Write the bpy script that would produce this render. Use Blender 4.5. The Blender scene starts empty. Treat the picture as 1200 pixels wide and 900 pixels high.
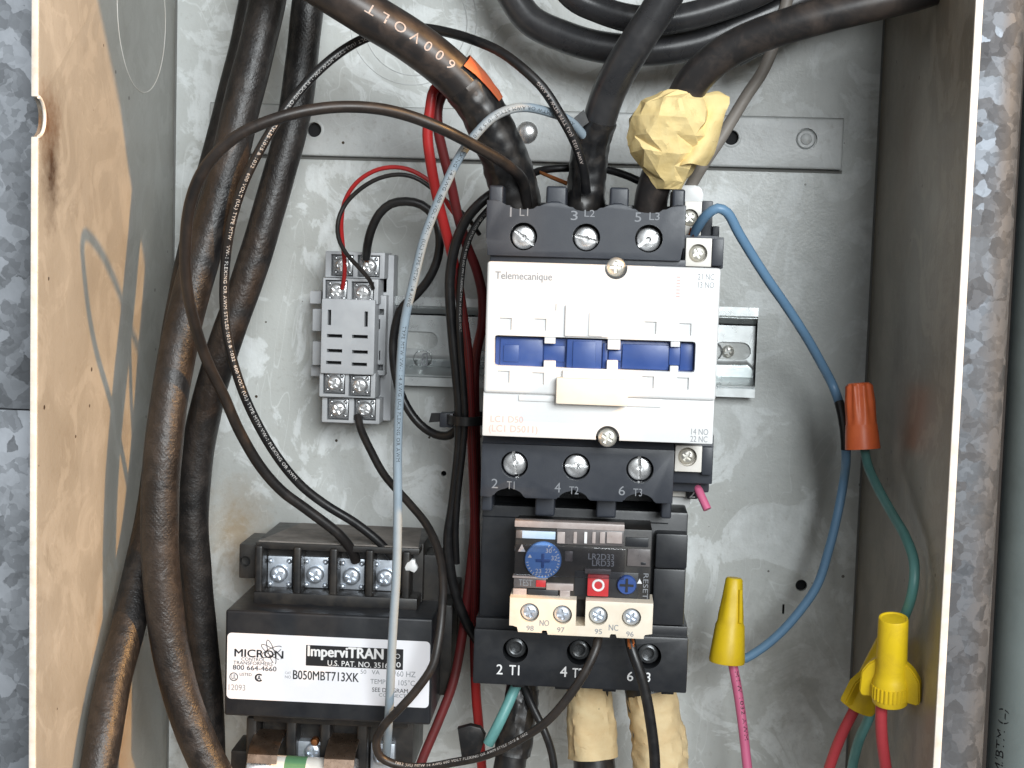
import bpy, bmesh, math, random
from mathutils import Vector, Matrix, noise
random.seed(4)
R_ = math.radians
scene = bpy.context.scene
COL = scene.collection
S = 0.001                                   # everything below is written in millimetres

# ------------------------------------------------------------------ camera
CAM = Vector((34.528, -596.797, 50.555))    # mm
PITCH, ROLL, YAW, FOC = -0.0843675, 0.0307882, -0.0577912, 1762.757   # focal in 1200-px units
cy, sy, cp, sp = math.cos(YAW), math.sin(YAW), math.cos(PITCH), math.sin(PITCH)
FWD = Vector((sy*cp, cy*cp, sp)); r0 = Vector((cy, -sy, 0)); u0 = r0.cross(FWD)
cr, sr = math.cos(ROLL), math.sin(ROLL)
RT = cr*r0 + sr*u0; UP = cr*u0 - sr*r0
cam_d = bpy.data.cameras.new('camera'); cam = bpy.data.objects.new('camera', cam_d); COL.objects.link(cam)
cam_d.sensor_width = 36.0; cam_d.lens = 36.0*FOC/1200.0; cam_d.clip_start = 0.02; cam_d.clip_end = 50
M = Matrix((RT, UP, -FWD)).transposed().to_4x4(); M.translation = CAM*S
cam.matrix_world = M
scene.camera = cam

# ------------------------------------------------------------------ light
SUN_FROM = Vector((151, -63.6, 85.6)).normalized()
world = bpy.data.worlds.new('World'); scene.world = world; world.use_nodes = True
nt = world.node_tree; nt.nodes.clear()
sky = nt.nodes.new('ShaderNodeTexSky'); sky.sky_type = 'NISHITA'; sky.sun_disc = False
sky.sun_elevation = math.asin(SUN_FROM.z); sky.sun_rotation = math.atan2(SUN_FROM.x, SUN_FROM.y)
sky.air_density = 1.0; sky.dust_density = 3.0; sky.ozone_density = 1.0
hs = nt.nodes.new('ShaderNodeHueSaturation'); hs.inputs['Saturation'].default_value = 0.30
bg = nt.nodes.new('ShaderNodeBackground'); bg.inputs['Strength'].default_value = 0.05
wo = nt.nodes.new('ShaderNodeOutputWorld')
bg2 = nt.nodes.new('ShaderNodeBackground'); bg2.inputs['Color'].default_value = (.95, .98, 1.0, 1); bg2.inputs['Strength'].default_value = 0.10   # even light of the surroundings
ads = nt.nodes.new('ShaderNodeAddShader')
nt.links.new(sky.outputs[0], hs.inputs['Color']); nt.links.new(hs.outputs[0], bg.inputs[0])
nt.links.new(bg.outputs[0], ads.inputs[0]); nt.links.new(bg2.outputs[0], ads.inputs[1]); nt.links.new(ads.outputs[0], wo.inputs[0])
sd = bpy.data.lights.new('sun', 'SUN'); sd.energy = 2.3; sd.angle = R_(1.6); sd.color = (1.0, 0.48, 0.10)
so = bpy.data.objects.new('sun', sd); COL.objects.link(so)
so.rotation_euler = (-SUN_FROM).to_track_quat('-Z', 'Y').to_euler(); so.location = SUN_FROM*2
kd = bpy.data.lights.new('added_key_light', 'AREA'); kd.shape = 'RECTANGLE'; kd.size = 0.75; kd.size_y = 0.6; kd.energy = 18.0; kd.color = (.93, .98, 1.0)  # added soft lamp behind the camera, standing in for an unseen bright opening
ko = bpy.data.objects.new('added_key_light', kd); COL.objects.link(ko); ko.location = (.52, -1.50, .48)
ko.rotation_euler = (Vector((0, 0, 0))-ko.location).to_track_quat('-Z', 'Y').to_euler()
scene.view_settings.view_transform = 'Standard'; scene.view_settings.look = 'None'
scene.view_settings.gamma = 1.0; scene.view_settings.use_curve_mapping = False
scene.view_settings.exposure = 0.75

# ------------------------------------------------------------------ measuring
def P(x, y, h):
    """point (X, h, Z) in mm at height h above the back panel that the photograph shows at x, y"""
    v = (x-600)/FOC*RT - (y-450)/FOC*UP + FWD
    t = (-h-CAM.y)/v.y; q = CAM + t*v
    return (q.x, h, q.z)
def rect(x0, y0, x1, y1, h):
    xm, ym = (x0+x1)/2, (y0+y1)/2
    return P(x0, ym, h)[0], P(x1, ym, h)[0], P(xm, y1, h)[2], P(xm, y0, h)[2]
def W(p): return Vector((p[0]*S, -p[1]*S, p[2]*S))
def px(h): return (596.8-h)/1762.8*1.004    # mm per photo pixel at height h

# ------------------------------------------------------------------ mesh builder
class B:
    def __init__(self):
        self.bm = bmesh.new(); self.uv = None
    def _bev(self, geom, off, seg):
        if off > 0:
            es = [e for e in geom if isinstance(e, bmesh.types.BMEdge)]
            bmesh.ops.bevel(self.bm, geom=es, offset=off, segments=seg, profile=0.6, affect='EDGES', clamp_overlap=True)
    def box(self, x0, x1, h0, h1, z0, z1, bev=0, seg=2):
        vs = [self.bm.verts.new(p) for p in [(x0,h0,z0),(x1,h0,z0),(x1,h1,z0),(x0,h1,z0),(x0,h0,z1),(x1,h0,z1),(x1,h1,z1),(x0,h1,z1)]]
        es = set()
        for f in [(0,1,2,3),(4,7,6,5),(0,4,5,1),(1,5,6,2),(2,6,7,3),(3,7,4,0)]:
            es |= set(self.bm.faces.new([vs[i] for i in f]).edges)
        self._bev(list(es), bev, seg); return self
    def prism(self, pts, a, b, axis='h', bev=0, seg=2):
        if axis == 'h': f3 = lambda p, t: (p[0], t, p[1])
        elif axis == 'x': f3 = lambda p, t: (t, p[0], p[1])
        else: f3 = lambda p, t: (p[0], p[1], t)
        lo = [self.bm.verts.new(f3(p, a)) for p in pts]; hi = [self.bm.verts.new(f3(p, b)) for p in pts]
        es = set(); n = len(pts)
        es |= set(self.bm.faces.new(lo).edges); top = self.bm.faces.new(hi); es |= set(top.edges)
        for i in range(n): self.bm.faces.new((lo[i], lo[(i+1)%n], hi[(i+1)%n], hi[i]))
        if bev > 0: self._bev(list(top.edges), bev, seg)
        return self
    def lathe(self, prof, c, axis=(0,1,0), seg=24, mod=None, ref=None, caps=True):
        """prof: (t, r) along the axis from c"""
        ax = Vector(axis).normalized(); a = Vector(ref) if ref else (Vector((0,0,1)) if abs(ax.z) < .9 else Vector((1,0,0)))
        e1 = (a - ax*a.dot(ax)).normalized(); e2 = ax.cross(e1); c = Vector(c); rings = []
        for k, (t, r) in enumerate(prof):
            if r <= 1e-6: rings.append([self.bm.verts.new(c+ax*t)]); continue
            ring = []
            for i in range(seg):
                th = 2*math.pi*i/seg; rr = r*(mod(th, t) if mod else 1)
                ring.append(self.bm.verts.new(c+ax*t+e1*rr*math.cos(th)+e2*rr*math.sin(th)))
            rings.append(ring)
        for A, C in zip(rings, rings[1:]):
            if len(A) == 1 and len(C) == 1: continue
            for i in range(seg):
                j = (i+1)%seg
                if len(A) == 1: self.bm.faces.new((A[0], C[j], C[i]))
                elif len(C) == 1: self.bm.faces.new((A[i], A[j], C[0]))
                else: self.bm.faces.new((A[i], A[j], C[j], C[i]))
        for ring, pr in ((rings[0], prof[0]), (rings[-1], prof[-1])):
            if caps and len(ring) > 2: self.bm.faces.new(ring)
        return self
    def cyl(self, c, r, h0, h1, seg=24, bev=0):
        pr = [(h0, r), (h1-bev, r), (h1, r-bev)] if bev else [(h0, r), (h1, r)]
        return self.lathe(pr, (c[0], 0, c[1]), (0,1,0), seg)
    def tube(self, pts, rad, seg=16, cap=True, wob=None):
        """pts: smooth list of Vectors (mm); rad: number or list"""
        uv = self.bm.loops.layers.uv.verify()
        n = len(pts); fr = frames(pts); rings = []; s = 0; ss = [0]
        for i in range(1, n): s += (pts[i]-pts[i-1]).length; ss.append(s)
        for i, (p, (t, e1, e2)) in enumerate(zip(pts, fr)):
            r = rad[i] if isinstance(rad, (list, tuple)) else rad; ring = []
            for k in range(seg):
                th = 2*math.pi*k/seg; q = r*(wob(ss[i], th) if wob else 1)
                ring.append(self.bm.verts.new(p+e1*q*math.cos(th)+e2*q*math.sin(th)))
            rings.append(ring)
        for i in range(n-1):
            for k in range(seg):
                j = (k+1)%seg
                f = self.bm.faces.new((rings[i][k], rings[i][j], rings[i+1][j], rings[i+1][k]))
                for l, (a, b) in zip(f.loops, ((ss[i],k),(ss[i],k+1),(ss[i+1],k+1),(ss[i+1],k))): l[uv].uv = (a/10.0, b/seg)
        if cap: self.bm.faces.new(rings[0]); self.bm.faces.new(rings[-1])
        return self
    def poly(self, pts):
        self.bm.faces.new([self.bm.verts.new(p) for p in pts]); return self

def frames(pts):
    n = len(pts); T = []
    for i in range(n):
        d = pts[min(i+1, n-1)]-pts[max(i-1, 0)]; T.append(d.normalized())
    a = Vector((0,1,0)); a = a-T[0]*a.dot(T[0])
    if a.length < 1e-3: a = Vector((1,0,0))-T[0]*T[0].x
    e = a.normalized(); out = []
    for t in T:
        e = (e-t*e.dot(t)).normalized(); out.append((t, e, t.cross(e)))
    return out
def smooth(pts, step=2.0):
    """centripetal Catmull-Rom through the points, resampled evenly"""
    p = [Vector(q) for q in pts]; p = [p[0]*2-p[1]]+p+[p[-1]*2-p[-2]]; out = []
    for i in range(1, len(p)-2):
        a, b, c, d = p[i-1:i+3]
        t0 = 0; t1 = t0+max((b-a).length, 1e-4)**.5; t2 = t1+max((c-b).length, 1e-4)**.5; t3 = t2+max((d-c).length, 1e-4)**.5
        m = max(2, int((c-b).length/step))
        for k in range(m):
            t = t1+(t2-t1)*k/m
            A1 = a*((t1-t)/(t1-t0))+b*((t-t0)/(t1-t0)); A2 = b*((t2-t)/(t2-t1))+c*((t-t1)/(t2-t1)); A3 = c*((t3-t)/(t3-t2))+d*((t-t2)/(t3-t2))
            B1 = A1*((t2-t)/(t2-t0))+A2*((t-t0)/(t2-t0)); B2 = A2*((t3-t)/(t3-t1))+A3*((t-t1)/(t3-t1))
            out.append(B1*((t2-t)/(t2-t1))+B2*((t-t1)/(t2-t1)))
    out.append(p[-2]); return out

ORG = {}
def link(name, me, parent, at):
    o = bpy.data.objects.new(name, me); COL.objects.link(o)
    w = Vector(at); o.parent = parent
    o.location = W(w - (ORG[parent] if parent else Vector((0,0,0))))
    ORG[o] = w; return o
def finish(bm, at, angle=40):
    bmesh.ops.recalc_face_normals(bm, faces=bm.faces)
    for v in bm.verts: v.co = W(v.co)-W(at)
    bmesh.ops.reverse_faces(bm, faces=bm.faces)
    me = bpy.data.meshes.new('m'); bm.to_mesh(me); bm.free()
    for p in me.polygons: p.use_smooth = True
    me.set_sharp_from_angle(angle=R_(angle)); return me
def obj(name, b, mat, parent=None, at=None, cut=None, angle=40):
    if at is None: at = ORG[parent] if parent else Vector((0,0,0))
    if cut is not None:
        me = finish(b.bm, (0,0,0), angle); mc = finish(cut.bm, (0,0,0), angle)
        o1 = bpy.data.objects.new('a', me); o2 = bpy.data.objects.new('b', mc); COL.objects.link(o1); COL.objects.link(o2)
        md = o1.modifiers.new('b', 'BOOLEAN'); md.operation = 'DIFFERENCE'; md.solver = 'EXACT'; md.use_self = True; md.object = o2
        dg = bpy.context.evaluated_depsgraph_get(); m2 = bpy.data.meshes.new_from_object(o1.evaluated_get(dg))
        bpy.data.objects.remove(o1); bpy.data.objects.remove(o2)
        off = W(at)
        for v in m2.vertices: v.co -= off
        m2.materials.clear()
        for p in m2.polygons: p.use_smooth = True; p.material_index = 0
        m2.set_sharp_from_angle(angle=R_(angle)); me = m2
    else:
        me = finish(b.bm, at, angle)
    me.name = name; me.materials.append(mat)
    return link(name, me, parent, at)
def dup(o, at, parent=None, roty=0, name=None):
    c = o.copy(); COL.objects.link(c); parent = parent if parent is not None else o.parent
    c.parent = parent; w = Vector(at); c.location = W(w-(ORG[parent] if parent else Vector((0,0,0)))); ORG[c] = w
    c.rotation_euler = (0, roty, 0)
    if name: c.name = name
    for ch in [x for x in o.children]:
        d = ch.copy(); COL.objects.link(d); d.parent = c; ORG[d] = w
    return c
def tag(o, label, cat, group=None):
    o['label'] = label; o['category'] = cat
    if group: o['group'] = group
    return o
def thing(name, label, cat, at, group=None):
    o = bpy.data.objects.new(name, None); COL.objects.link(o); o.empty_display_size = .01
    o.location = W(at); ORG[o] = Vector(at); return tag(o, label, cat, group)

# ------------------------------------------------------------------ lettering
def glyphs(s, bold=0.0, spacing=1.0):
    cu = bpy.data.curves.new('t', 'FONT'); cu.body = s; cu.size = 1; cu.resolution_u = 3; cu.space_character = spacing
    o = bpy.data.objects.new('t', cu); COL.objects.link(o)
    dg = bpy.context.evaluated_depsgraph_get(); me = bpy.data.meshes.new_from_object(o.evaluated_get(dg))
    bpy.data.objects.remove(o); vs = [(v.co.x, v.co.y) for v in me.vertices]; fs = [tuple(p.vertices) for p in me.polygons]
    bpy.data.meshes.remove(me)
    x0 = min(v[0] for v in vs); x1 = max(v[0] for v in vs); y0 = min(v[1] for v in vs); y1 = max(v[1] for v in vs)
    return [((x-x0)/(x1-x0), (y-y0)/(y1-y0)) for x, y in vs], fs, (x1-x0)/(y1-y0)
def raw(name, vs, fs, mat, parent):
    me = bpy.data.meshes.new(name); at = ORG[parent]
    me.from_pydata([tuple(W(v)-W(at)) for v in vs], [], fs); me.materials.append(mat)
    return link(name, me, parent, at)
def text(s, box_px, h, mat, parent, bold=0.0, name='lettering', vertical=False, lift=.06):
    """flat print filling the photo box (x0, y0, x1, y1) on a face at height h"""
    x0, x1, z0, z1 = rect(*box_px, h); v, f, _ = glyphs(s)
    if vertical: vs = [(x0+(x1-x0)*b, h+lift, z1-(z1-z0)*a) for a, b in v]
    else: vs = [(x0+(x1-x0)*a, h+lift, z0+(z1-z0)*b) for a, b in v]
    if bold:                      # heavier strokes: the print repeated a hair to each side
        n = len(vs); d = bold*(z1-z0)*1.1; nf = list(f); nv = list(vs)
        for k, (dx, dz) in enumerate(((d, 0), (-d, 0), (0, d*.6), (0, -d*.6))):
            nv += [(x+dx, y+.012*(k+1), z+dz) for x, y, z in vs]; nf += [tuple(i+n*(k+1) for i in q) for q in f]
        vs, f = nv, nf
    return raw(name, vs, f, mat, parent)
def text_on_tube(s, path, r, s0, size, mat, parent, rev=False, ang=0, aspect=1.0, bold=0.0, name='lettering', lift=.05):
    pts = list(reversed(path)) if rev else path
    ss = [0]
    for i in range(1, len(pts)): ss.append(ss[-1]+(pts[i]-pts[i-1]).length)
    v, f, asp = glyphs(s, 0, 1.1); L = size*asp*aspect; vs = []; k = 0
    eye = Vector((CAM.x, -CAM.y, CAM.z))
    for a, b in v:
        d = min(s0+a*L, ss[-1]-.01); i = max(1, next((j for j in range(1, len(ss)) if ss[j] >= d), len(ss)-1))
        t = (d-ss[i-1])/(ss[i]-ss[i-1]); c = pts[i-1].lerp(pts[i], t)
        i0, i1 = max(0, i-3), min(len(pts)-1, i+3); tg = (pts[i1]-pts[i0]).normalized()
        n = eye-c; n = (n-tg*n.dot(tg)).normalized(); up = tg.cross(n)     # (X,h,Z) is left-handed
        th = ang+(b-.5)*size/r
        vs.append(c+(n*math.cos(th)+up*math.sin(th))*(r+lift))
    return raw(name, vs, f, mat, parent), L

# ------------------------------------------------------------------ materials
def nodes(name):
    m = bpy.data.materials.new(name); m.use_nodes = True; t = m.node_tree
    b = t.nodes['Principled BSDF']; return m, t, b
def N(t, kind, **kw):
    n = t.nodes.new(kind)
    for k, v in kw.items():
        if k in n.inputs: n.inputs[k].default_value = v
        else: setattr(n, k, v)
    return n
def ramp(t, src, stops):
    r = t.nodes.new('ShaderNodeValToRGB'); t.links.new(src, r.inputs[0]); el = r.color_ramp.elements
    while len(el) < len(stops): el.new(.5)
    for e, (p, c) in zip(el, stops):
        e.position = p; e.color = (*c, 1) if isinstance(c, (tuple, list)) else (c, c, c, 1)
    return r.outputs[0]
def mix(t, fac, a, b, mode='MIX'):
    m = t.nodes.new('ShaderNodeMix'); m.data_type = 'RGBA'; m.blend_type = mode
    if isinstance(fac, (int, float)): m.inputs[0].default_value = fac
    else: t.links.new(fac, m.inputs[0])
    for i, v in ((6, a), (7, b)):
        if isinstance(v, (tuple, list)): m.inputs[i].default_value = (*v[:3], 1)
        else: t.links.new(v, m.inputs[i])
    return m.outputs[2]
def bump(t, b, src, strength, dist):
    n = N(t, 'ShaderNodeBump', Strength=strength, Distance=dist*S); t.links.new(src, n.inputs['Height']); t.links.new(n.outputs[0], b.inputs['Normal']); return n
def coord(t, scale=(1,1,1), kind='Object'):
    tc = t.nodes.new('ShaderNodeTexCoord'); mp = t.nodes.new('ShaderNodeMapping'); mp.inputs['Scale'].default_value = scale
    t.links.new(tc.outputs[kind], mp.inputs[0]); return mp.outputs[0]
def noise_tex(t, v, mm, detail=4, rough=.55, dist=0.0):
    n = N(t, 'ShaderNodeTexNoise', Scale=1000.0/mm, Detail=detail, Roughness=rough, Distortion=dist); t.links.new(v, n.inputs['Vector']); return n.outputs[0]
def plain(name, col, rough=.45, metal=0.0, col2=None, mm=12, amt=.5, bmp=0.0, bmm=.6, rvar=.12, spec=.5, coat=0):
    """painted or moulded surface: two tones broken by dust-sized and hand-sized noise"""
    m, t, b = nodes(name); v = coord(t)
    n1 = noise_tex(t, v, mm, 6, .62, .3)
    c2 = col2 or tuple(c*.72 for c in col)
    t.links.new(mix(t, ramp(t, n1, [(.38, 0.0), (.68, amt)]), col, c2), b.inputs['Base Color'])
    n2 = noise_tex(t, v, mm*.35, 5, .6)
    mr = N(t, 'ShaderNodeMapRange'); mr.inputs['To Min'].default_value = max(.04, rough-rvar); mr.inputs['To Max'].default_value = min(1, rough+rvar)
    t.links.new(n2, mr.inputs[0]); t.links.new(mr.outputs[0], b.inputs['Roughness'])
    b.inputs['Metallic'].default_value = metal; b.inputs['Specular IOR Level'].default_value = spec; b.inputs['Coat Weight'].default_value = coat
    if bmp: bump(t, b, noise_tex(t, v, bmm, 3), bmp, .12)
    return m

def paint(name, base, light, dark, smear=.6, stain_shade=None, seed=0.0):
    m, t, b = nodes(name); tc = coord(t)
    mp = N(t, 'ShaderNodeMapping'); mp.inputs['Location'].default_value = (seed, seed*.7, seed*.3); t.links.new(tc, mp.inputs[0]); v = mp.outputs[0]
    st = N(t, 'ShaderNodeMapping'); st.inputs['Scale'].default_value = (1, 1, .38); st.inputs['Rotation'].default_value = (0, .5, 0); t.links.new(v, st.inputs[0])
    big = noise_tex(t, v, 60, 4, .5, .8); c = mix(t, ramp(t, big, [(.35, 0.0), (.62, .75)]), base, dark)
    patch = noise_tex(t, v, 26, 7, .62, 1.2); c = mix(t, ramp(t, patch, [(.515, 0.0), (.55, smear*.6), (.68, smear)]), c, light)
    rub = noise_tex(t, st.outputs[0], 9, 6, .7, .6); c = mix(t, ramp(t, rub, [(.5, 0.0), (.72, .5)]), c, dark)
    # thin scratches: narrow bands of a strongly warped noise
    sc = noise_tex(t, st.outputs[0], 45, 2, .4, 2.5); c = mix(t, ramp(t, sc, [(.498, 0.0), (.5, .28), (.502, 0.0)]), c, tuple(min(1, x*1.15) for x in light))
    # chips and specks
    vo = N(t, 'ShaderNodeTexVoronoi', Scale=110.0); t.links.new(v, vo.inputs['Vector'])
    wn = N(t, 'ShaderNodeTexWhiteNoise', noise_dimensions='3D'); t.links.new(vo.outputs['Position'], wn.inputs[0])
    th = N(t, 'ShaderNodeMath', operation='MULTIPLY'); t.links.new(wn.outputs[0], th.inputs[0]); th.inputs[1].default_value = .10
    th2 = N(t, 'ShaderNodeMath', operation='SUBTRACT'); t.links.new(th.outputs[0], th2.inputs[0]); th2.inputs[1].default_value = .012
    lt = N(t, 'ShaderNodeMath', operation='LESS_THAN'); t.links.new(vo.outputs['Distance'], lt.inputs[0]); t.links.new(th2.outputs[0], lt.inputs[1])
    gate = N(t, 'ShaderNodeMath', operation='GREATER_THAN'); t.links.new(noise_tex(t, v, 55, 3), gate.inputs[0]); gate.inputs[1].default_value = .50
    mu = N(t, 'ShaderNodeMath', operation='MULTIPLY'); t.links.new(lt.outputs[0], mu.inputs[0]); t.links.new(gate.outputs[0], mu.inputs[1])
    c = mix(t, mu.outputs[0], c, (.05, .035, .022))
    dirt = noise_tex(t, v, 3.0, 4, .7); c = mix(t, ramp(t, dirt, [(.56, 0.0), (.8, .35)]), c, (.20, .17, .13))
    if stain_shade:
        for (cx, ch, cz), rx, rz, colr, a in stain_shade:
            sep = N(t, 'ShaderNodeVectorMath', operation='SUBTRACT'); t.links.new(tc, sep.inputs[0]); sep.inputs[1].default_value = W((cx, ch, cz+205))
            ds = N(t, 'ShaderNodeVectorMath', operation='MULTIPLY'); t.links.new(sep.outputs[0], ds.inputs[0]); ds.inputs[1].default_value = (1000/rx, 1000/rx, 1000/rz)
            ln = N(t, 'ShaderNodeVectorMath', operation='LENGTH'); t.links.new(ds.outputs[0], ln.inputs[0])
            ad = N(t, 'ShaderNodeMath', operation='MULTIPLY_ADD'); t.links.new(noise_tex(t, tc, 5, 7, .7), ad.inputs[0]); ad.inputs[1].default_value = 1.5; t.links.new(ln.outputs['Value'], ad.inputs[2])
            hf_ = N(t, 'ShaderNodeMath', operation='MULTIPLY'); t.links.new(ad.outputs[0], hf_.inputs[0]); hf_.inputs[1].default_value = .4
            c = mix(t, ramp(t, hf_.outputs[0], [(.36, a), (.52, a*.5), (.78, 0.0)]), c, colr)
    t.links.new(c, b.inputs['Base Color'])
    mr = N(t, 'ShaderNodeMapRange'); mr.inputs['To Min'].default_value = .22; mr.inputs['To Max'].default_value = .5; t.links.new(patch, mr.inputs[0]); t.links.new(mr.outputs[0], b.inputs['Roughness'])
    ad = N(t, 'ShaderNodeMath', operation='MULTIPLY_ADD'); t.links.new(noise_tex(t, v, 18, 3), ad.inputs[0]); ad.inputs[1].default_value = 3.0; t.links.new(noise_tex(t, v, 1.2, 3), ad.inputs[2])
    bump(t, b, ad.outputs[0], .35, .25); return m
def galvanized(name, mm=9.0, lo=.16, hi=.55, rough=.42, tint=(.92, .97, 1.05)):
    m, t, b = nodes(name); v = coord(t); wv = N(t, 'ShaderNodeMix', data_type='VECTOR')
    nz = N(t, 'ShaderNodeTexNoise', Scale=220.0, Detail=3.0); t.links.new(v, nz.inputs['Vector'])
    sc = N(t, 'ShaderNodeVectorMath', operation='SCALE'); t.links.new(nz.outputs['Color'], sc.inputs[0]); sc.inputs['Scale'].default_value = .0045
    ad = N(t, 'ShaderNodeVectorMath', operation='ADD'); t.links.new(v, ad.inputs[0]); t.links.new(sc.outputs[0], ad.inputs[1])
    v1 = N(t, 'ShaderNodeTexVoronoi', Scale=1000/mm); v2 = N(t, 'ShaderNodeTexVoronoi', Scale=2600/mm)
    for q in (v1, v2): t.links.new(ad.outputs[0], q.inputs['Vector'])
    s1 = N(t, 'ShaderNodeSeparateColor'); t.links.new(v1.outputs['Color'], s1.inputs[0]); s2 = N(t, 'ShaderNodeSeparateColor'); t.links.new(v2.outputs['Color'], s2.inputs[0])
    f = N(t, 'ShaderNodeMath', operation='MULTIPLY_ADD'); t.links.new(s2.outputs[1], f.inputs[0]); f.inputs[1].default_value = .6; t.links.new(s1.outputs[0], f.inputs[2])
    g = ramp(t, f.outputs[0], [(.0, tuple(lo*x for x in tint)), (.75, tuple((lo+hi)/2*x for x in tint)), (1.25, tuple(hi*x for x in tint))])
    c = mix(t, ramp(t, noise_tex(t, v, 30, 5), [(.4, 0.0), (.7, .5)]), g, (.13, .14, .15))
    c = mix(t, ramp(t, noise_tex(t, v, 5, 6, .7, 1.0), [(.70, 0.0), (.80, .6)]), c, (.14, .10, .08))
    t.links.new(c, b.inputs['Base Color']); b.inputs['Metallic'].default_value = .75
    mr = N(t, 'ShaderNodeMapRange'); mr.inputs['To Min'].default_value = rough-.12; mr.inputs['To Max'].default_value = rough+.2; t.links.new(s1.outputs[1], mr.inputs[0]); t.links.new(mr.outputs[0], b.inputs['Roughness'])
    bump(t, b, noise_tex(t, v, 2.5, 4), .25, .15); return m
def rubber(name, col, dust, rough=.5, weave=0.0, amt=.75, mm=7, spec=.45):
    m, t, b = nodes(name); v = coord(t)
    n = noise_tex(t, v, mm, 7, .68, .5); c = mix(t, ramp(t, n, [(.46, 0.0), (.72, amt)]), col, dust)
    big = noise_tex(t, v, 40, 3); c = mix(t, ramp(t, big, [(.45, 0.0), (.7, amt*.7)]), c, dust)
    hgt = noise_tex(t, v, 1.4, 4, .6)
    if weave:
        uv = coord(t, (1, 1, 1), 'UV'); ws = []
        for sgn in (1, -1):
            mp = N(t, 'ShaderNodeMapping'); mp.inputs['Scale'].default_value = (3.4, 17.0*sgn, 0); t.links.new(uv, mp.inputs[0])
            w = N(t, 'ShaderNodeTexWave', wave_type='BANDS', bands_direction='DIAGONAL'); w.inputs['Scale'].default_value = 1.0; w.inputs['Distortion'].default_value = .8
            t.links.new(mp.outputs[0], w.inputs[0]); ws.append(w.outputs['Fac'])
        ml = N(t, 'ShaderNodeMath', operation='MULTIPLY'); t.links.new(ws[0], ml.inputs[0]); t.links.new(ws[1], ml.inputs[1])
        gt = N(t, 'ShaderNodeMath', operation='MULTIPLY'); t.links.new(ramp(t, noise_tex(t, v, 16, 5, .65, .6), [(.46, 0.0), (.75, .38)]), gt.inputs[0]); t.links.new(ml.outputs[0], gt.inputs[1])
        lumps = noise_tex(t, v, 4.5, 5, .65, .4)
        a0 = N(t, 'ShaderNodeMath', operation='MULTIPLY_ADD'); t.links.new(lumps, a0.inputs[0]); a0.inputs[1].default_value = 2.2; t.links.new(gt.outputs[0], a0.inputs[2])
        ad = N(t, 'ShaderNodeMath', operation='MULTIPLY_ADD'); t.links.new(hgt, ad.inputs[0]); ad.inputs[1].default_value = .9; t.links.new(a0.outputs[0], ad.inputs[2]); hgt = ad.outputs[0]
        bump(t, b, hgt, weave, .5)
    else: bump(t, b, hgt, .18, .1)
    t.links.new(c, b.inputs['Base Color'])
    mr = N(t, 'ShaderNodeMapRange'); mr.inputs['To Min'].default_value = rough-.14; mr.inputs['To Max'].default_value = rough+.2; t.links.new(n, mr.inputs[0]); t.links.new(mr.outputs[0], b.inputs['Roughness'])
    b.inputs['Specular IOR Level'].default_value = spec; return m
def clear(name, tint=(.8, .8, .82), gl=.10):
    m, t, b = nodes(name); t.nodes.remove(b); tr = N(t, 'ShaderNodeBsdfTransparent'); tr.inputs[0].default_value = (*tint, 1)
    g = N(t, 'ShaderNodeBsdfGlossy', Roughness=.12); lw = N(t, 'ShaderNodeFresnel', IOR=1.45); mx = N(t, 'ShaderNodeMixShader')
    t.links.new(lw.outputs[0], mx.inputs[0]); t.links.new(tr.outputs[0], mx.inputs[1]); t.links.new(g.outputs[0], mx.inputs[2])
    t.links.new(mx.outputs[0], t.nodes['Material Output'].inputs[0]); return m
def paper(name, col, col2, rough=.75):
    m, t, b = nodes(name); v = coord(t); n = noise_tex(t, v, 11, 6, .6, .8)
    c = mix(t, ramp(t, n, [(.38, 0.0), (.68, .8)]), col, col2)
    c = mix(t, ramp(t, noise_tex(t, v, 5, 5, .7, 2), [(.62, 0.0), (.75, .55)]), c, (.30, .16, .06))
    t.links.new(c, b.inputs['Base Color']); b.inputs['Roughness'].default_value = rough
    b.inputs['Subsurface Weight'].default_value = .0
    ad = N(t, 'ShaderNodeMath', operation='MULTIPLY_ADD'); t.links.new(noise_tex(t, v, 7, 3, .5, 1.5), ad.inputs[0]); ad.inputs[1].default_value = 4; t.links.new(noise_tex(t, v, .8, 2), ad.inputs[2])
    bump(t, b, ad.outputs[0], .25, .3); return m

GREY, LITE, DARK = (.60, .62, .605), (.80, .83, .83), (.48, .49, .465)
m_panel = paint('panel_enamel', GREY, LITE, DARK, .9, [((-110, 0, -66), 14, 24, (.38, .27, .15), .75), ((112, 0, -108), 24, 30, (.24, .23, .20), .6), ((125, 0, 20), 38, 150, (.40, .42, .41), .7)], .0)  # tan patch by transformer; lower-right and right-side patches paint shade onto grimy enamel
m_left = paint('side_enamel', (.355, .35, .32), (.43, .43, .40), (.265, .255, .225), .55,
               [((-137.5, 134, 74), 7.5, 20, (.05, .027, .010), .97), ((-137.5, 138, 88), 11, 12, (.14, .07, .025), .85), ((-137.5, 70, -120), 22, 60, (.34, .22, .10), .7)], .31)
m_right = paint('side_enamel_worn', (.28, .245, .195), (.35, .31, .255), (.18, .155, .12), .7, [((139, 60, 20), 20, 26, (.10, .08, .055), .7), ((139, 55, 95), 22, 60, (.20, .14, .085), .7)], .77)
m_edge = plain('edge_enamel', (.72, .70, .66), .4, col2=(.5, .42, .32), mm=5, amt=.5)
m_strip = paint('strip_enamel', (.60, .62, .615), (.68, .70, .70), (.50, .51, .50), .4, None, .13)
m_galv = galvanized('galvanized_steel', 6.5, .20, .46, .46)
m_galvr = galvanized('galvanized_steel_bright', 4.5, .075, .15, .55, (.86, .97, 1.12))
m_zinc = plain('zinc_rail', (.70, .73, .73), .30, .85, (.55, .58, .58), 14, .6, .06, 1.5)
m_dark = plain('dark_void', (.012, .012, .013), .8)
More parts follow.
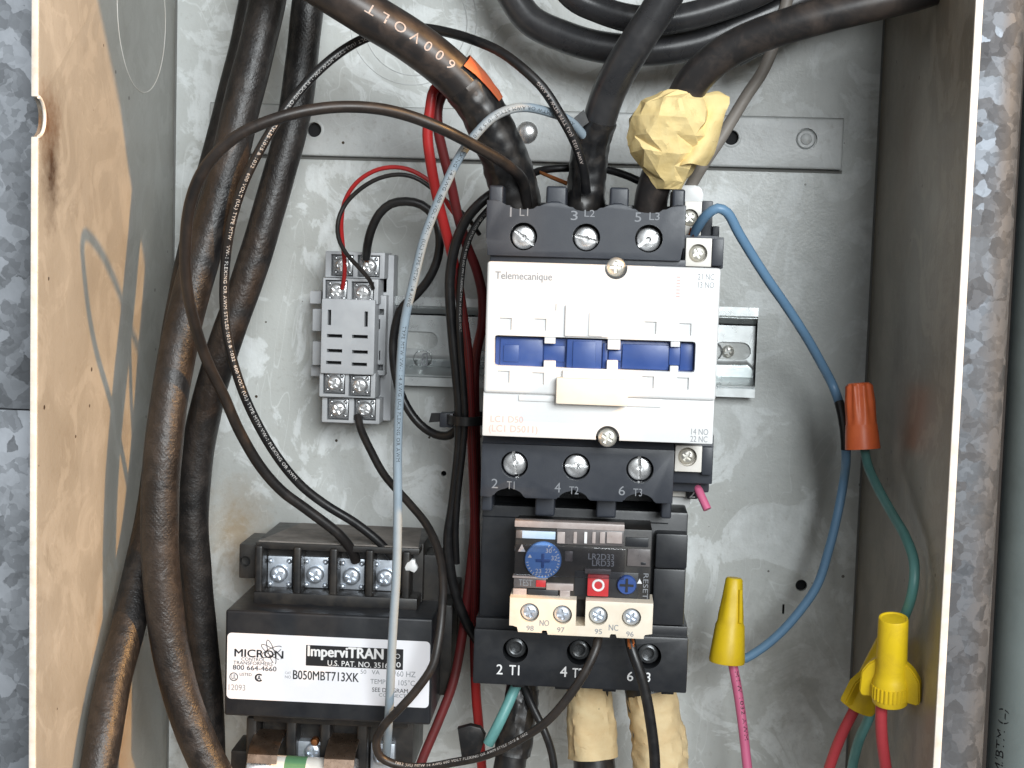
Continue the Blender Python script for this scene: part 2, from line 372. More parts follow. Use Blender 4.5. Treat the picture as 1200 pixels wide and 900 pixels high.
m_screw = plain('bright_screw', (.88, .88, .88), .28, .85, (.6, .6, .6), 3, .5, .08, .8)
m_screw2 = plain('blued_screw', (.74, .80, .88), .34, .75, (.5, .52, .56), 3, .5, .08, .8)
m_nickel = plain('terminal_nickel', (.80, .79, .74), .38, .75, (.6, .55, .45), 4, .6, .06, .8)
m_clamp = plain('zinc_clamp_plate', (.55, .56, .57), .30, .9, (.35, .35, .36), 3, .6, .1, .8)
m_black_screw = plain('oxidised_screw', (.10, .105, .11), .28, .7, (.2, .2, .2), 3, .5)
m_copper = plain('copper_strand', (.75, .30, .12), .35, 1.0, (.45, .16, .06), 2, .6)
m_copper_clip = plain('tarnished_copper', (.50, .36, .27), .30, .95, (.30, .20, .14), 4, .7, .1, .8)
m_white = plain('white_plastic', (.74, .745, .745), .42, 0, (.69, .69, .675), 16, .6)
m_cream = plain('cream_plastic', (.78, .70, .58), .45, 0, (.68, .58, .45), 9, .6)
m_creamtab = plain('aged_cream_plastic', (.80, .74, .64), .45, 0, (.73, .65, .53), 12, .6)
m_shroud = plain('charcoal_plastic', (.026, .030, .040), .42, 0, (.036, .040, .049), 7, .7, .15, .5)
m_black = plain('black_plastic', (.012, .0135, .017), .38, 0, (.026, .027, .029), 9, .8, .12, .5)
m_blackdust = plain('dusty_black_plastic', (.010, .010, .011), .42, 0, (.05, .042, .034), 9, .75, .15, .6)
m_topdust = plain('dust_covered_plastic', (.24, .215, .195), .8, 0, (.10, .09, .08), 10, .8, .2, .8)
m_blue = plain('blue_plastic', (.028, .068, .24), .36, 0, (.04, .09, .30), 8, .6)
m_dial = plain('blue_dial_plastic', (.09, .22, .55), .4, 0, (.13, .28, .6), 5, .6)
m_red = plain('red_plastic', (.52, .035, .04), .36, 0, (.42, .03, .035), 6, .5)
m_relay = plain('grey_nylon', (.43, .44, .455), .45, 0, (.52, .53, .54), 9, .7, .08, .6)
m_label = plain('label_vinyl', (.80, .80, .84), .40, 0, (.74, .74, .77), 20, .6)
m_ink = plain('black_ink', (.012, .012, .014), .5)
m_ink2 = plain('grey_ink', (.28, .29, .31), .5)
m_inkw = plain('white_ink', (.78, .78, .78), .5)
m_inkg = plain('grey_raised_ink', (.24, .25, .27), .5)
m_inkr = plain('red_ink', (.72, .48, .44), .5)
m_inkp = plain('cable_ink', (.50, .43, .40), .6, 0, (.30, .25, .22), 2, .6)
m_inkwire = plain('wire_print_ink', (.62, .60, .58), .5, 0, (.25, .24, .23), 1.5, .6)
m_weave = rubber('dusty_braided_rubber', (.012, .011, .011), (.048, .039, .034), .36, .40, .75)
m_cable = rubber('brown_black_rubber', (.023, .021, .021), (.080, .061, .051), .33, 0, .8, 10)
m_cable2 = rubber('black_rubber', (.026, .026, .028), (.058, .055, .055), .27, 0, .7, 12)
m_pvc = rubber('black_pvc', (.010, .010, .011), (.030, .028, .027), .34, 0, .6, 6)
m_pvcb = rubber('brown_dusty_black_pvc', (.013, .012, .012), (.042, .033, .028), .38, 0, .7, 8)
m_tape = rubber('black_vinyl_tape', (.012, .012, .013), (.05, .042, .036), .30, 0, .7, 5, .5)
m_redw = rubber('red_pvc', (.42, .022, .022), (.25, .018, .018), .35, 0, .6, 12)
m_redd = rubber('dusty_dark_red_pvc', (.16, .020, .022), (.095, .025, .022), .42, 0, .7, 9)
m_grayw = rubber('grey_blue_pvc', (.27, .335, .39), (.21, .255, .295), .4, 0, .6, 10)
m_bluew = rubber('blue_pvc', (.14, .26, .40), (.105, .19, .30), .38, 0, .6, 12)
m_blue2 = rubber('light_blue_pvc', (.20, .38, .60), (.15, .29, .46), .38, 0, .6, 12)
m_green = rubber('teal_green_pvc', (.075, .20, .185), (.055, .13, .12), .4, 0, .7, 12)
m_green2 = rubber('light_teal_pvc', (.13, .33, .32), (.08, .21, .20), .4, 0, .7, 12)
m_pink = rubber('pink_pvc', (.62, .14, .26), (.48, .10, .19), .4, 0, .6, 12)
m_redw2 = rubber('crimson_pvc', (.42, .045, .055), (.30, .03, .04), .38, 0, .6, 12)
m_cord = rubber('grey_brown_cord', (.24, .215, .19), (.15, .13, .115), .5, 0, .6, 10)
m_pipe = rubber('grey_green_pvc_pipe', (.17, .20, .195), (.12, .14, .135), .55, 0, .6, 14)
m_nutr = rubber('red_orange_nylon', (.74, .15, .045), (.60, .10, .035), .38, 0, .6, 6)
m_nuty = rubber('yellow_nylon', (.72, .50, .012), (.55, .36, .015), .42, 0, .7, 7)
m_mask = paper('masking_tape', (.86, .67, .32), (.81, .60, .25))
m_mask2 = paper('old_masking_tape', (.66, .52, .30), (.58, .40, .20))
m_cover = clear('clear_cover')

# ------------------------------------------------------------------ the enclosure
XL, XR, D, ZT, ZB, TH = -137.9, 139.6, 144.5, 202.0, -205.0, 1.8
enc = thing('enclosure', 'grey painted steel electrical enclosure, open at the front, holding all the wiring', 'enclosure', (0, 0, ZB))
# back panel with its bolt hole and slit
c = B(); q = P(939, 686, 0); c.cyl((q[0], q[2]), 2.3, -6, 6, 24)
q = P(918, 714, 0); c.box(q[0]-.45, q[0]+.45, -6, 6, q[2]-2, q[2]+2)
q = P(520, 555, 0); c.cyl((q[0], q[2]), 1.1, -6, 6, 20)
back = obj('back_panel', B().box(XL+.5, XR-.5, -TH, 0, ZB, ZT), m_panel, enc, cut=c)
obj('hole_backing', B().box(90, 135, -8, -5, -100, -50), m_dark, enc)
obj('hole_backing', B().box(-35, -10, -8, -5, -60, -20), m_dark, enc)
q = (-137.9, 141.5, 88.4)
c = B(); c.lathe([(-6, 6.0), (6, 6.0)], (XL, D+1.6, 88.4), (1,0,0), 28)
wl = B().box(XL-TH, XL, -TH, D, ZB, ZT, .5, 2)
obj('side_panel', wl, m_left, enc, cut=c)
obj('rolled_edge', B().box(XL-TH-.35, XL-.02, D+.02, D+1.0, ZB, 88.4-6.0, .4, 2), m_edge, enc)
obj('rolled_edge', B().box(XL-TH-.35, XL-.02, D+.02, D+1.0, 88.4+6.0, ZT, .4, 2), m_edge, enc)
rim = B()
pts = smooth([(XL+.1, D+1.6-6.0*math.cos(a)*1.0, 88.4+6.0*math.sin(a)) for a in [R_(x) for x in range(-80, 81, 16)]], .6)
obj('hole_rim', rim.tube(pts, .55, 8), m_edge, enc)
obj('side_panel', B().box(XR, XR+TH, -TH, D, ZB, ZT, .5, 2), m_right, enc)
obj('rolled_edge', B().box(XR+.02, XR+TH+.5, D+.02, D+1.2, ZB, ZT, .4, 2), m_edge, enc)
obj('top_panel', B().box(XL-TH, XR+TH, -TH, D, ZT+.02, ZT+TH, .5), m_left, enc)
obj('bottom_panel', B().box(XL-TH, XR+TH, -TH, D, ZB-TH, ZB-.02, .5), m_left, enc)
# knockout rings
def ringx(name, X, hc, zc, r, a0, a1, rad=.28):
    pts = [Vector((X, hc+r*math.cos(R_(a)), zc+r*math.sin(R_(a)))) for a in range(a0, a1+1, 4)]
    return obj(name, B().tube(pts, rad, 6), m_edge, enc)
ringx('knockout', XL+.02, 43, 136, 29, 0, 360, .16)
def ringh(name, xc, zc, r, mat, rad=.25):
    pts = [Vector((xc+r*math.cos(R_(a)), .0, zc+r*math.sin(R_(a)))) for a in range(0, 361, 5)]
    return obj(name, B().tube(pts, rad, 6), mat, enc)
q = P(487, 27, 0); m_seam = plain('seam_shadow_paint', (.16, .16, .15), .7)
ringh('knockout', q[0], q[2], 20.3, m_strip); ringh('knockout', q[0]-1, q[2]+1, 25, m_strip, .2)
# corner seams
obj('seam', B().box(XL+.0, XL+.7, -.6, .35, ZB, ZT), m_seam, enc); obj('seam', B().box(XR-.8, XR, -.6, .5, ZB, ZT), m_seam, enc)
# mounting strip with holes
x0, x1, z0, z1 = -123.1, 125.5, 88.0, 107.6
c = B(); holes = [P(368, 152, 3.2), P(612, 152, 3.2), P(857, 161, 3.2), P(945, 163, 3.2)]
for q in (holes[0], holes[2]): c.cyl((q[0], q[2]), 2.9, -4, 8, 24)
c.cyl((holes[3][0], holes[3][2]), 4.2, 1.6, 8, 28)
strip = obj('mounting_strip', B().box(x0, x1, .3, 3.2, z0, z1, .9, 3), m_strip, enc, at=(0, 3.2, 98), cut=c)
for q in (holes[0], holes[2]):
    obj('hole_bore', B().cyl((q[0], q[2]), 2.88, .1, .4, 24), m_dark, strip)
    obj('hole_rim', B().lathe([(2.6, 2.85), (3.35, 3.0), (3.45, 3.4), (3.1, 4.2)], (q[0], 0, q[2]), (0,1,0), 28, caps=False), m_strip, strip)
q = holes[1]
obj('bolt', B().lathe([(3.0, 4.2), (4.2, 4.2), (4.8, 3.6), (5.4, 2.6), (5.7, 1.2), (5.75, 0)], (q[0]+2, 0, q[2]-1), (0,1,0), 24), m_screw, strip)
q = holes[3]
obj('rivet', B().lathe([(1.4, 3.9), (1.9, 3.8), (2.5, 3.2), (2.5, 2.2), (2.9, 2.0), (3.1, 1.2), (3.15, 0)], (q[0], 0, q[2]), (0,1,0), 28), m_strip, strip)
obj('shade_line', B().box(x0-.3, x1+.4, .0, .45, z0-1.3, z0-.1), m_seam, strip); obj('shade_line', B().box(x0-.2, x1+.2, .0, .6, z1+.02, z1+.35), m_seam, strip)  # dark strips paint the shadow lines along the strip's lower and upper edges

# ------------------------------------------------------------------ galvanized surround and pipe
def structure(o): o['kind'] = 'structure'; return o
structure(obj('wall_left', B().box(-330, -141.2, 118, 121, -260, -4.0, .4), m_galv, None, at=(-200, 0, -100)))
structure(obj('wall_left_upper', B().box(-330, -141.2, 118.6, 121.6, -3.6, 260, .4), m_galv, None, at=(-190, 0, 100)))
prof = [(143.5, 40), (143.5, 133), (144.3, 134.2), (150, 134.4), (154, 133.6), (157, 131.6), (158.8, 128), (159.2, 122), (159.2, 40)]
structure(obj('wall_right', B().prism(prof, -260, 260, 'z'), m_galvr, None, at=(150, 0, 0), angle=50))
structure(obj('wall_behind', B().box(-360, 360, -30, -20, -300, 300), m_dark, None))
pp = thing('pipe', 'grey green plastic pipe standing right of the galvanized strip', 'pipe', (176.5, 110, -240))
path = [Vector((179, 112, -240)), Vector((178.2, 112, -100)), Vector((177.6, 112, 60)), Vector((177, 112, 240))]
pt = smooth(path, 6); obj('pipe_wall', B().tube(pt, 13.5, 32), m_pipe, pp)
v, f, asp = glyphs('T/M/BTM (L)')
def on_pipe(a, b):   # vertical black print on the side of the pipe that faces the camera
    th = R_(-148)+(b-.5)*.34; return (178.3+13.6*math.cos(th+R_(0)), 112-13.6*math.sin(th), -88-26*(1-a))
raw('lettering', [on_pipe(a, 1-b) for a, b in v], f, m_ink, pp)

# ------------------------------------------------------------------ DIN rail
rail = thing('din_rail', 'slotted zinc DIN rail running behind the relay socket and the contactor', 'rail', (21, 0, 16))
za, zb = -1.4, 33.7
prof = [(.3, zb-8.2), (.3, za+8.2), (6.6, za+6.4), (6.6, za+.4), (7.5, za), (7.5, za+6.9), (1.3, za+8.9), (1.3, zb-8.9), (7.5, zb-6.9), (7.5, zb), (6.6, zb-.4), (6.6, zb-6.4)]
prof = [(.3, zb-8.0), (6.7, zb-4.2), (6.7, zb), (7.7, zb), (7.7, zb-3.4), (1.3, zb-7.2), (1.3, za+7.2), (7.7, za+3.4), (7.7, za), (6.7, za), (6.7, za+4.2), (.3, za+8.0)]
c = B()
def slot(x0, x1, zc, r):
    pts = [(x0+r+r*math.cos(R_(a)), zc+r*math.sin(R_(a))) for a in range(90, 271, 15)]+[(x1-r+r*math.cos(R_(a)), zc+r*math.sin(R_(a))) for a in range(-90, 91, 15)]
    c.prism(pts, -1, 4)
a, b_ = P(447, 397, 1.3), P(513, 397, 1.3); slot(a[0], b_[0], a[2], 3.4)
a, b_ = P(836, 411, 1.3), P(880, 412, 1.3); slot(a[0], b_[0], b_[2], 3.5)
slot(-14, 8, 16, 3.4); slot(20, 42, 16, 3.4)
obj('rail_body', B().prism(prof, -70, 95.4, 'x', .0), m_zinc, rail, cut=c, angle=30)
q = P(495, 421, 1.3)
em = B(); em.tube([Vector((q[0]+3.6*math.cos(R_(a)), 1.35, q[2]+3.6*math.sin(R_(a)))) for a in range(0, 361, 12)], .22, 6, False)
eo = obj('stamped_emblem', em, m_zinc, rail)
v, f, _ = glyphs('B', .02); raw('stamped_letter', [(q[0]+2.1-a*2.6, 1.62, q[2]-2.6+b*5.2) for a, b in v], f, m_ink2, eo)
q = P(845, 412, 1.3)
em = B(); em.tube([Vector((q[0]-3.2+3.6*math.cos(R_(a)), 1.35, q[2]+3.6*math.sin(R_(a)))) for a in range(-80, 81, 12)], .25, 6)
obj('stamped_emblem', em, m_zinc, rail)
# ------------------------------------------------------------------ screw kinds (master at its own origin, later copied)
def phillips_master(r, mat, parent, at, depth=1.4, washer=None, rot=0):
    b = B().lathe([(-3.0, r*.96), (.1, r), (.7, r*.97), (1.3, r*.78), (1.62, r*.45), (1.7, 0)], at, (0,1,0), 28)
    c = B(); x, h, z = at; w, l = r*.17, r*.62
    ca, sa = math.cos(rot), math.sin(rot)
    for (u, w_) in ((l, w), (w, l)):
        pts = [(x+i*u*ca-j*w_*sa, z+i*u*sa+j*w_*ca) for i, j in ((-1,-1),(1,-1),(1,1),(-1,1))]
        c.prism(pts, h+.35, h+4)
    return obj('screw', b, mat, parent, at=at, cut=c)
def slotted_master(r, mat, parent, at):
    x, h, z = at
    b = B().lathe([(-6, r*.98), (1.0, r), (1.5, r*.97), (1.75, r*.88), (1.8, 0)], at, (0,1,0), 32)
    c = B(); c.box(x-r*1.2, x+r*1.2, h-1.6, h+4, z-.55, z+.55); c.cyl((x, z), 1.0, h-4, h+4, 16)
    return obj('screw', b, mat, parent, at=at, cut=c)

q = P(853, 412, 0); phillips_master(2.6, m_nickel, rail, (q[0], -.4, q[2]), rot=.5)

# ------------------------------------------------------------------ relay socket
rs = thing('relay_socket', 'grey eight screw relay socket clipped on the DIN rail', 'relay socket', (-61, 0, 18))
hf = 30
X0, X1 = P(376, 395, hf)[0], P(439, 395, hf)[0]
Zt, Zb = P(405, 297, hf-6)[2], P(410, 495, hf-6)[2]
zf1, zf0 = P(405, 352, hf)[2], P(405, 437, hf)[2]
zf1b, zf0b = P(405, 326, hf-3)[2], P(405, 466, hf-3)[2]
c = B()
for x0_, x1_, y in ((383, 401, 393.6), (383, 401, 411), (382, 400, 425), (412.5, 431, 394.5), (412.5, 431, 412.5), (412, 430, 427)):
    x0, x1, z0, z1 = rect(x0_, y-2, x1_, y+2, hf); c.box(x0, x1, hf-5, hf+2, z0, z1)
for x, y0, y1 in ((386, 363, 381), (429, 365, 383)):
    x0, x1, z0, z1 = rect(x-2, y0, x+2, y1, hf); c.box(x0, x1, hf-5, hf+2, z0, z1)
obj('socket_body', B().box(X0, X1, 6, hf, zf0-.5, zf1+.5, .7), m_relay, rs, cut=c)
obj('slot_floor', B().box(X0+1.5, X1-1.5, hf-4.9, hf-4.4, zf0+.5, zf1-.5), m_dark, rs)
obj('lower_body', B().box(X0-.3, X1+4.6, 2, 14, Zb, Zt, .6), m_relay, rs)
def terminal_tier(y0, y1, x0p, x1p, h, xs, name='terminal_tier', notch=True):
    xa, xb, z0, z1 = rect(x0p, y0, x1p, y1, h)
    c = B()
    for (x, y) in xs:
        q = P(x, y, h); c.box(q[0]-4.3, q[0]+4.3, h-4.2, h+3, q[2]-4.2, q[2]+4.2)
    return obj(name, B().box(xa, xb, 6, h, z0, z1, .6), m_relay, rs, cut=c)
tiers = [(295, 326, 381, 451, 24, [(401, 311), (432, 312)]), (326.3, 356, 378, 443.5, 27.5, [(394, 341), (425, 343)]),
         (436, 466, 374, 440, 27.5, [(391.5, 449), (421.5, 452)]), (466.5, 496, 377, 445, 24, [(396, 479.5), (427.5, 480)])]
first = None; rots = [.3, -.4, .8, .1, .55, -.2, 1.0, .4]; k = 0
for y0, y1, xa, xb, h, xs in tiers:
    tier = terminal_tier(y0, y1, xa, xb, h, xs)
    for (x, y) in xs:
        q = P(x, y, h); at = (q[0], h-.9, q[2])
        if first is None:
            first = phillips_master(3.1, m_screw, tier, at)
            pl = B().box(at[0]-3.7, at[0]+3.7, h-2.6, h-1.3, at[2]-3.7, at[2]+3.7, .3)
            for sx in (-1, 1):
                for sz in (-1, 1): pl.lathe([(-.2, .9), (.3, .8), (.6, .45), (.7, 0)], (at[0]+sx*2.7, h-1.4, at[2]+sz*2.7), (0,1,0), 10)
            first_plate = obj('clamp_plate', pl, m_clamp, tier, at=at)
        else:
            dup(first, at, tier, rots[k]); dup(first_plate, at, tier, 0)
        k += 1
# spring clips at both sides
for x0p, x1p, y0, y1, h in ((363, 375.5, 341, 356, 18), (366, 376, 362, 388, 22), (366, 376, 400, 428, 20), (364, 375, 428, 441, 14)):
    x0, x1, z0, z1 = rect(x0p, y0, x1p, y1, h); obj('side_clip', B().box(x0, x1+.3, 4, h, z0, z1, .5), m_relay, rs)
cl = B(); x0, x1, z0, z1 = rect(440, 346, 452, 440, 20)
c = B(); a, b2, d, e = rect(442, 362, 450, 369, 20); c.box(a, b2, 10, 30, d, e); a, b2, d, e = rect(441, 427, 449, 434, 20); c.box(a, b2, 10, 30, d, e)
a, b2, d, e = rect(444, 374, 445.5, 386, 20); c.box(a, b2, 15, 30, d, e); a, b2, d, e = rect(444, 411, 445.5, 422, 20); c.box(a, b2, 15, 30, d, e)
obj('side_clip', cl.box(x0-.4, x1, 4, 20, z0, z1, .5), m_relay, rs, cut=c)
x0, x1, z0, z1 = rect(440, 300, 455, 344, 14); obj('side_flange', B().box(x0, x1, 2, 14, z0, z1, .5), m_relay, rs)

# ------------------------------------------------------------------ contactor
ct = thing('contactor', 'large white faced motor contactor with blue window and charcoal terminal shrouds', 'contactor', (35, 0, 20))
obj('base_body', B().box(-2.6, 74.5, 2, 70, -30, 60, .8), m_shroud, ct)
obj('core_body', B().box(-1.5, 71.5, 60, 84, -7.5, 48, .8), m_black, ct)
ZS = P(700, 465, 108)[2]                 # step between upper and lower face
c = B()
x0, x1, z0, z1 = rect(579, 396.5, 815, 432.5, 108); c.box(x0, x1, 101.5, 112, z0, z1, 1.0)
marks = [(592.5, 379.5), (633, 380.5), (762, 384), (803, 386), (590, 441.5), (630.5, 443.5), (759, 448), (800, 449.5)]
for (x, y) in marks:
    q = P(x, y, 108); c.box(q[0]-1.95, q[0]+1.95, 107.1, 110, q[2]-1.95, q[2]+1.95)
q = P(722, 314, 108); c.cyl((q[0], q[2]), 3.7, 95, 112, 32)
face = obj('faceplate', B().box(-3.0, 72.5, 84, 108, ZS, 48.9, 1.1, 3), m_white, ct, cut=c)
c = B(); q2 = P(712, 513, 106.6); c.cyl((q2[0], q2[2]), 3.9, 95, 112, 32)
lface = obj('lower_faceplate', B().box(-3.2, 72.3, 84, 106.6, -8.4, ZS+.6, .6, 2), m_white, ct, cut=c)
m1 = phillips_master(3.15, m_nickel, face, (q[0], 104.0, q[2]+.3)); s2 = dup(m1, (q2[0], 103.4, q2[2]-.3), lface, .5)
# raised centre block, cream tab and its holder
x0, x1, z0, z1 = rect(662, 358, 714, 395, 109); obj('raised_block', B().box(x0, x1, 107, 109.2, z0, z1, .5), m_white, ct)
x0, x1, z0, z1 = rect(690, 366, 707, 394, 109.2); obj('raised_rib', B().box(x0, x1, 108.5, 109.7, z0, z1, .3), m_white, ct)
x0, x1, z0, z1 = rect(659, 435, 727, 447, 110); obj('tab_holder', B().box(x0, x1, 107, 109.6, z0, z1, .4), m_white, ct)
x0, x1, z0, z1 = rect(675, 434.5, 676.2, 444, 109.6)
x0, x1, z0, z1 = rect(651.5, 444, 736, 475, 112); obj('marker_tab', B().box(x0, x1, 106.5, 112, z0, z1, .7), m_creamtab, ct)
x0, x1, z0, z1 = rect(608, 463.5, 650, 470.5, 107.4); obj('moulded_ledge', B().box(x0, x1, 105, 107.3, z0, z1, .25), m_white, ct)
x0, x1, z0, z1 = rect(735, 467, 775, 477, 107.4); obj('moulded_ledge', B().box(x0, x1, 105, 107.3, z0, z1, .25), m_white, ct)
# blue carriage behind the window
car = obj('blue_carriage', B().box(*rect(581, 398, 813, 432, 102)[:2], 98, 103.6, rect(581, 398, 813, 432, 102)[2], rect(581, 398, 813, 432, 102)[3], .3), m_blue, ct)
for (a, y0, b2, y1, h) in ((586, 397, 636, 431, 104.6), (590, 404, 608, 424, 105.2), (637, 405, 662, 424, 104.2), (664, 398, 705, 433, 106.2), (671, 400, 698, 432, 106.8), (706, 402, 712, 432, 104.8), (713, 411, 728, 423, 105), (729, 404, 784, 433, 105), (784, 407, 797, 428, 105.6), (797, 403, 812, 434, 104.4)):
    x0, x1, z0, z1 = rect(a, y0, b2, y1, h); obj('carriage_rib', B().box(x0, x1, 101, h, z0, z1, .35), m_blue, car)
for (a, y0, b2, y1) in ((638, 394, 651, 402), (712, 397, 727, 409), (786, 399, 797, 406), (637, 423.5, 651, 431), (711, 423, 724, 434), (785, 429.5, 795, 436)):
    x0, x1, z0, z1 = rect(a, y0, b2, y1, 107.4); obj('window_tab', B().box(x0, x1, 103, 107.4, z0-.2, z1+.2, .3), m_white, face)
# lettering on the face
text('Telemecanique', (580.5, 319, 647, 330.5), 108, m_ink2, face, .012)
text('21 NC', (818, 321, 837, 328), 108, m_ink2, face); text('13 NO', (818, 330.5, 837, 337.5), 108, m_ink2, face)
text('IIIIIII', (792.5, 324, 797, 348), 108, m_inkr, face, vertical=True)
text('LC1 D50', (575, 487.5, 613, 495), 106.6, m_inkr, lface); text('(LC1 D5011)', (573, 498.5, 630, 509), 106.6, m_inkr, lface)
text('14 NO', (810, 502.5, 830, 509.5), 106.6, m_ink2, lface); text('22 NC', (809, 511, 829, 518), 106.6, m_ink2, lface)
x0, x1, z0, z1 = rect(651, 356, 652, 364, 108); obj('moulded_mark', B().box(x0, x1, 107.5, 108.05, z0, z1), m_ink2, face)
# upper terminal shroud
HS = 92
def arc(cx, cz, rx, rz, a0, a1, n=8): return [(cx+rx*math.cos(R_(a0+(a1-a0)*i/n)), cz+rz*math.sin(R_(a0+(a1-a0)*i/n))) for i in range(n+1)]
cs = [P(613.3, 277, HS), P(687, 278.3, HS), P(760.5, 279.6, HS)]
out = [(-4.4, 50.8), (-4.4, 56), (-5.0, 56.4), (-5.0, 69.2)]
for q in cs:
    x = q[0]-.3; out += [(x-9.2, 69.4), (x-7.4, 68.6)]+arc(x, 68.4, 6, 2.0, 200, 340, 8)+[(x+7.4, 68.6), (x+9.2, 69.4)]
out += [(60.6, 69.4), (61.4, 69.2), (61.4, 55.2), (60.2, 55.0), (60.2, 50.8)]
c = B()
for q in cs: c.cyl((q[0], q[2]), 4.65, 80, 96, 36)
ush = obj('terminal_shroud', B().prism(out, 74, HS, 'h', .5), m_shroud, ct, at=(28, HS, 60), cut=c)
obj('shroud_lip', B().box(-3.6, 62.2, 74, 89, 48.6, 51.2, .4), m_shroud, ush)
obj('terminal_back', B().box(-3, 60, 40, 60, 50, 70, .5), m_black, ush)
obj('recess_floor', B().box(-2, 59, 74.5, 81.0, 53, 66.0), m_black, ush)
for a, b2, y0 in ((573, 590, 217), (640, 664, 218), (714.5, 737, 219.5), (788, 803, 221.5)):
    x0, x1, z0, z1 = rect(a, y0, b2, 241, 86); obj('shroud_lug', B().box(x0, x1, 66, 86, 66, z1, .9, 3), m_shroud, ush)
sm = None
for q, r in zip(cs, (-.62, -.22, .62)):
    at = (q[0], 86.6, q[2]-.25)
    sm = slotted_master(4.05, m_screw, ush, at) if sm is None else sm
    if sm.location != Vector((0,0,0)): pass
    if q is not cs[0]: dup(sm, at, ush, -r)
    else: sm.rotation_euler = (0, -r, 0)
for s, bx in (('1', (597.6, 243, 599.6, 254)), ('L1', (609, 244, 619, 253)), ('3', (669, 247, 677, 258)), ('L2', (685, 246, 697, 254)), ('5', (744, 249, 751.5, 260)), ('L3', (761, 249, 773, 258))):
    text(s, bx, HS, m_inkg, ush)
# lower terminal shroud
cs2 = [P(602.7, 544.7, HS), P(675.5, 547.3, HS), P(750, 550.5, HS)]
zt, zb_ = -12.6, -30.9
out = [(-4.3, zt), (-4.3, zb_), (-1.2, zb_)]
for q in (P(596, 580, HS), P(672, 583, HS), P(749, 587, HS)):
    out += arc(q[0], zb_, 5.6, 3.6, 180, 0, 12)
out += [(60.8, zb_), (60.8, zt)]
c = B()
for q in cs2: c.cyl((q[0], q[2]), 4.65, 80, 96, 36)
lsh = obj('terminal_shroud', B().prism(out, 72, HS, 'h', .5), m_shroud, ct, at=(28, HS, -20), cut=c)
obj('shroud_lip', B().prism([(72, -8.7), (88.5, -8.7), (91.4, zt+.05), (72, zt+.05)], -4.0, 60.6, 'x'), m_shroud, lsh)
obj('recess_floor', B().box(-2, 59, 73, 81.0, -27.0, -13.0), m_black, lsh)
obj('terminal_back', B().box(-3, 60, 40, 64, -35, -12, .5), m_black, lsh)
for q, r in zip(cs2, (1.4, .02, 1.52)): dup(sm, (q[0], 86.8, q[2]-.2), lsh, r)
for s, bx in (('2', (576, 561, 583.5, 572)), ('T1', (594, 564, 603, 573)), ('4', (650, 565.5, 657, 577)), ('T2', (667, 570, 678, 579)), ('6', (725, 569.5, 732.5, 580.5)), ('T3', (742, 572.5, 752.5, 581.5))):
    text(s, bx, HS, m_inkg, lsh)
for a, b2, y1 in ((564, 577, 599), (627, 650, 605), (699, 722, 607), (775, 787, 608)):
    x0, x1, z0, z1 = rect(a, 580, b2, y1, 84); obj('shroud_lug', B().box(x0, x1, 66, 84, z0, -27, .8, 3), m_shroud, lsh)
# auxiliary terminals along the right side
aux = obj('auxiliary_block', B().box(61.6, 75.6, 10, 76, 48.6, 59.4, .5), m_shroud, ct)
def cream_terminal(bx, h, sc_px, mat, r, parent, scr=None, depth=8):
    x0, x1, z0, z1 = rect(*bx, h); q = P(*sc_px, h); c = B(); c.cyl((q[0], q[2]), r, h-3, h+3, 28)
    tt = obj('terminal_clamp', B().box(x0, x1, h-depth, h, z0, z1, .3), mat, parent, at=(q[0], h, q[2]), cut=c)
    global aux_screw
    if scr is None: aux_screw = phillips_master(r*.88, m_nickel, tt, (q[0], h-2.4, q[2]), rot=.5)
    else: dup(scr, (q[0], h-2.4, q[2]), tt, random.uniform(-.6, .6))
    return tt
m_clampw = plain('pale_terminal_plastic', (.80, .77, .72), .4, 0, (.7, .65, .57), 6, .5)
cream_terminal((803.5, 279, 834, 312.5), 80, (818, 297), m_clampw, 3.2, aux)
cream_terminal((802, 236, 822, 279), 66, (808.5, 255), m_clampw, 3.0, aux, aux_screw)
x0, x1, z0, z1 = rect(822.3, 237, 835, 279, 64); obj('divider', B().box(x0, x1, 10, 64, z0, z1+.5, .5), m_shroud, aux)
x0, x1, z0, z1 = rect(835, 265, 843, 280, 66); obj('divider', B().box(x0, x1, 10, 66, z0, z1, .4), m_shroud, aux)
x0, x1, z0, z1 = rect(834.5, 279.5, 848, 312, 79); obj('divider', B().box(x0, x1, 10, 79, z0, z1, .6), m_shroud, aux)
x0, x1, z0, z1 = rect(788, 217, 824, 242, 52)
obj('side_plate', B().prism([(x0, z0)]+[(x1, z0)]+arc(x1-3, z1-3, 3, 3, 0, 90, 6)+[(x0, z1)], 46, 52, 'h', .3), m_white, aux)
laux = obj('auxiliary_block', B().box(61.4, 75.0, 10, 76, -26, -8.8, .5), m_shroud, ct)
cream_terminal((791, 522.5, 822.5, 553), 80, (805.5, 535.5), m_clampw, 3.3, laux, aux_screw)
x0, x1, z0, z1 = rect(822.5, 524, 835.5, 557, 79); obj('divider', B().box(x0, x1, 10, 79, z0, z1, .6), m_shroud, laux)
cream_terminal((787, 556, 804, 582), 60, (795, 567), m_clampw, 2.6, laux, aux_screw)
x0, x1, z0, z1 = rect(786, 582.5, 809, 600, 56)
obj('side_plate', B().prism([(x0, z1)]+[(x0, z0)]+arc(x1-4, z0+4, 4, 4, -90, 0, 6)+[(x1, z1)], 50, 56, 'h', .3), m_white, laux)
x0, x1, z0, z1 = rect(805, 565.5, 818, 585, 62); nm = obj('number_tag', B().box(x0, x1, 55, 62, z0, z1, .5), m_black, laux)
text('2', (808, 574.5, 814.5, 583), 62, m_inkw, nm, .02)

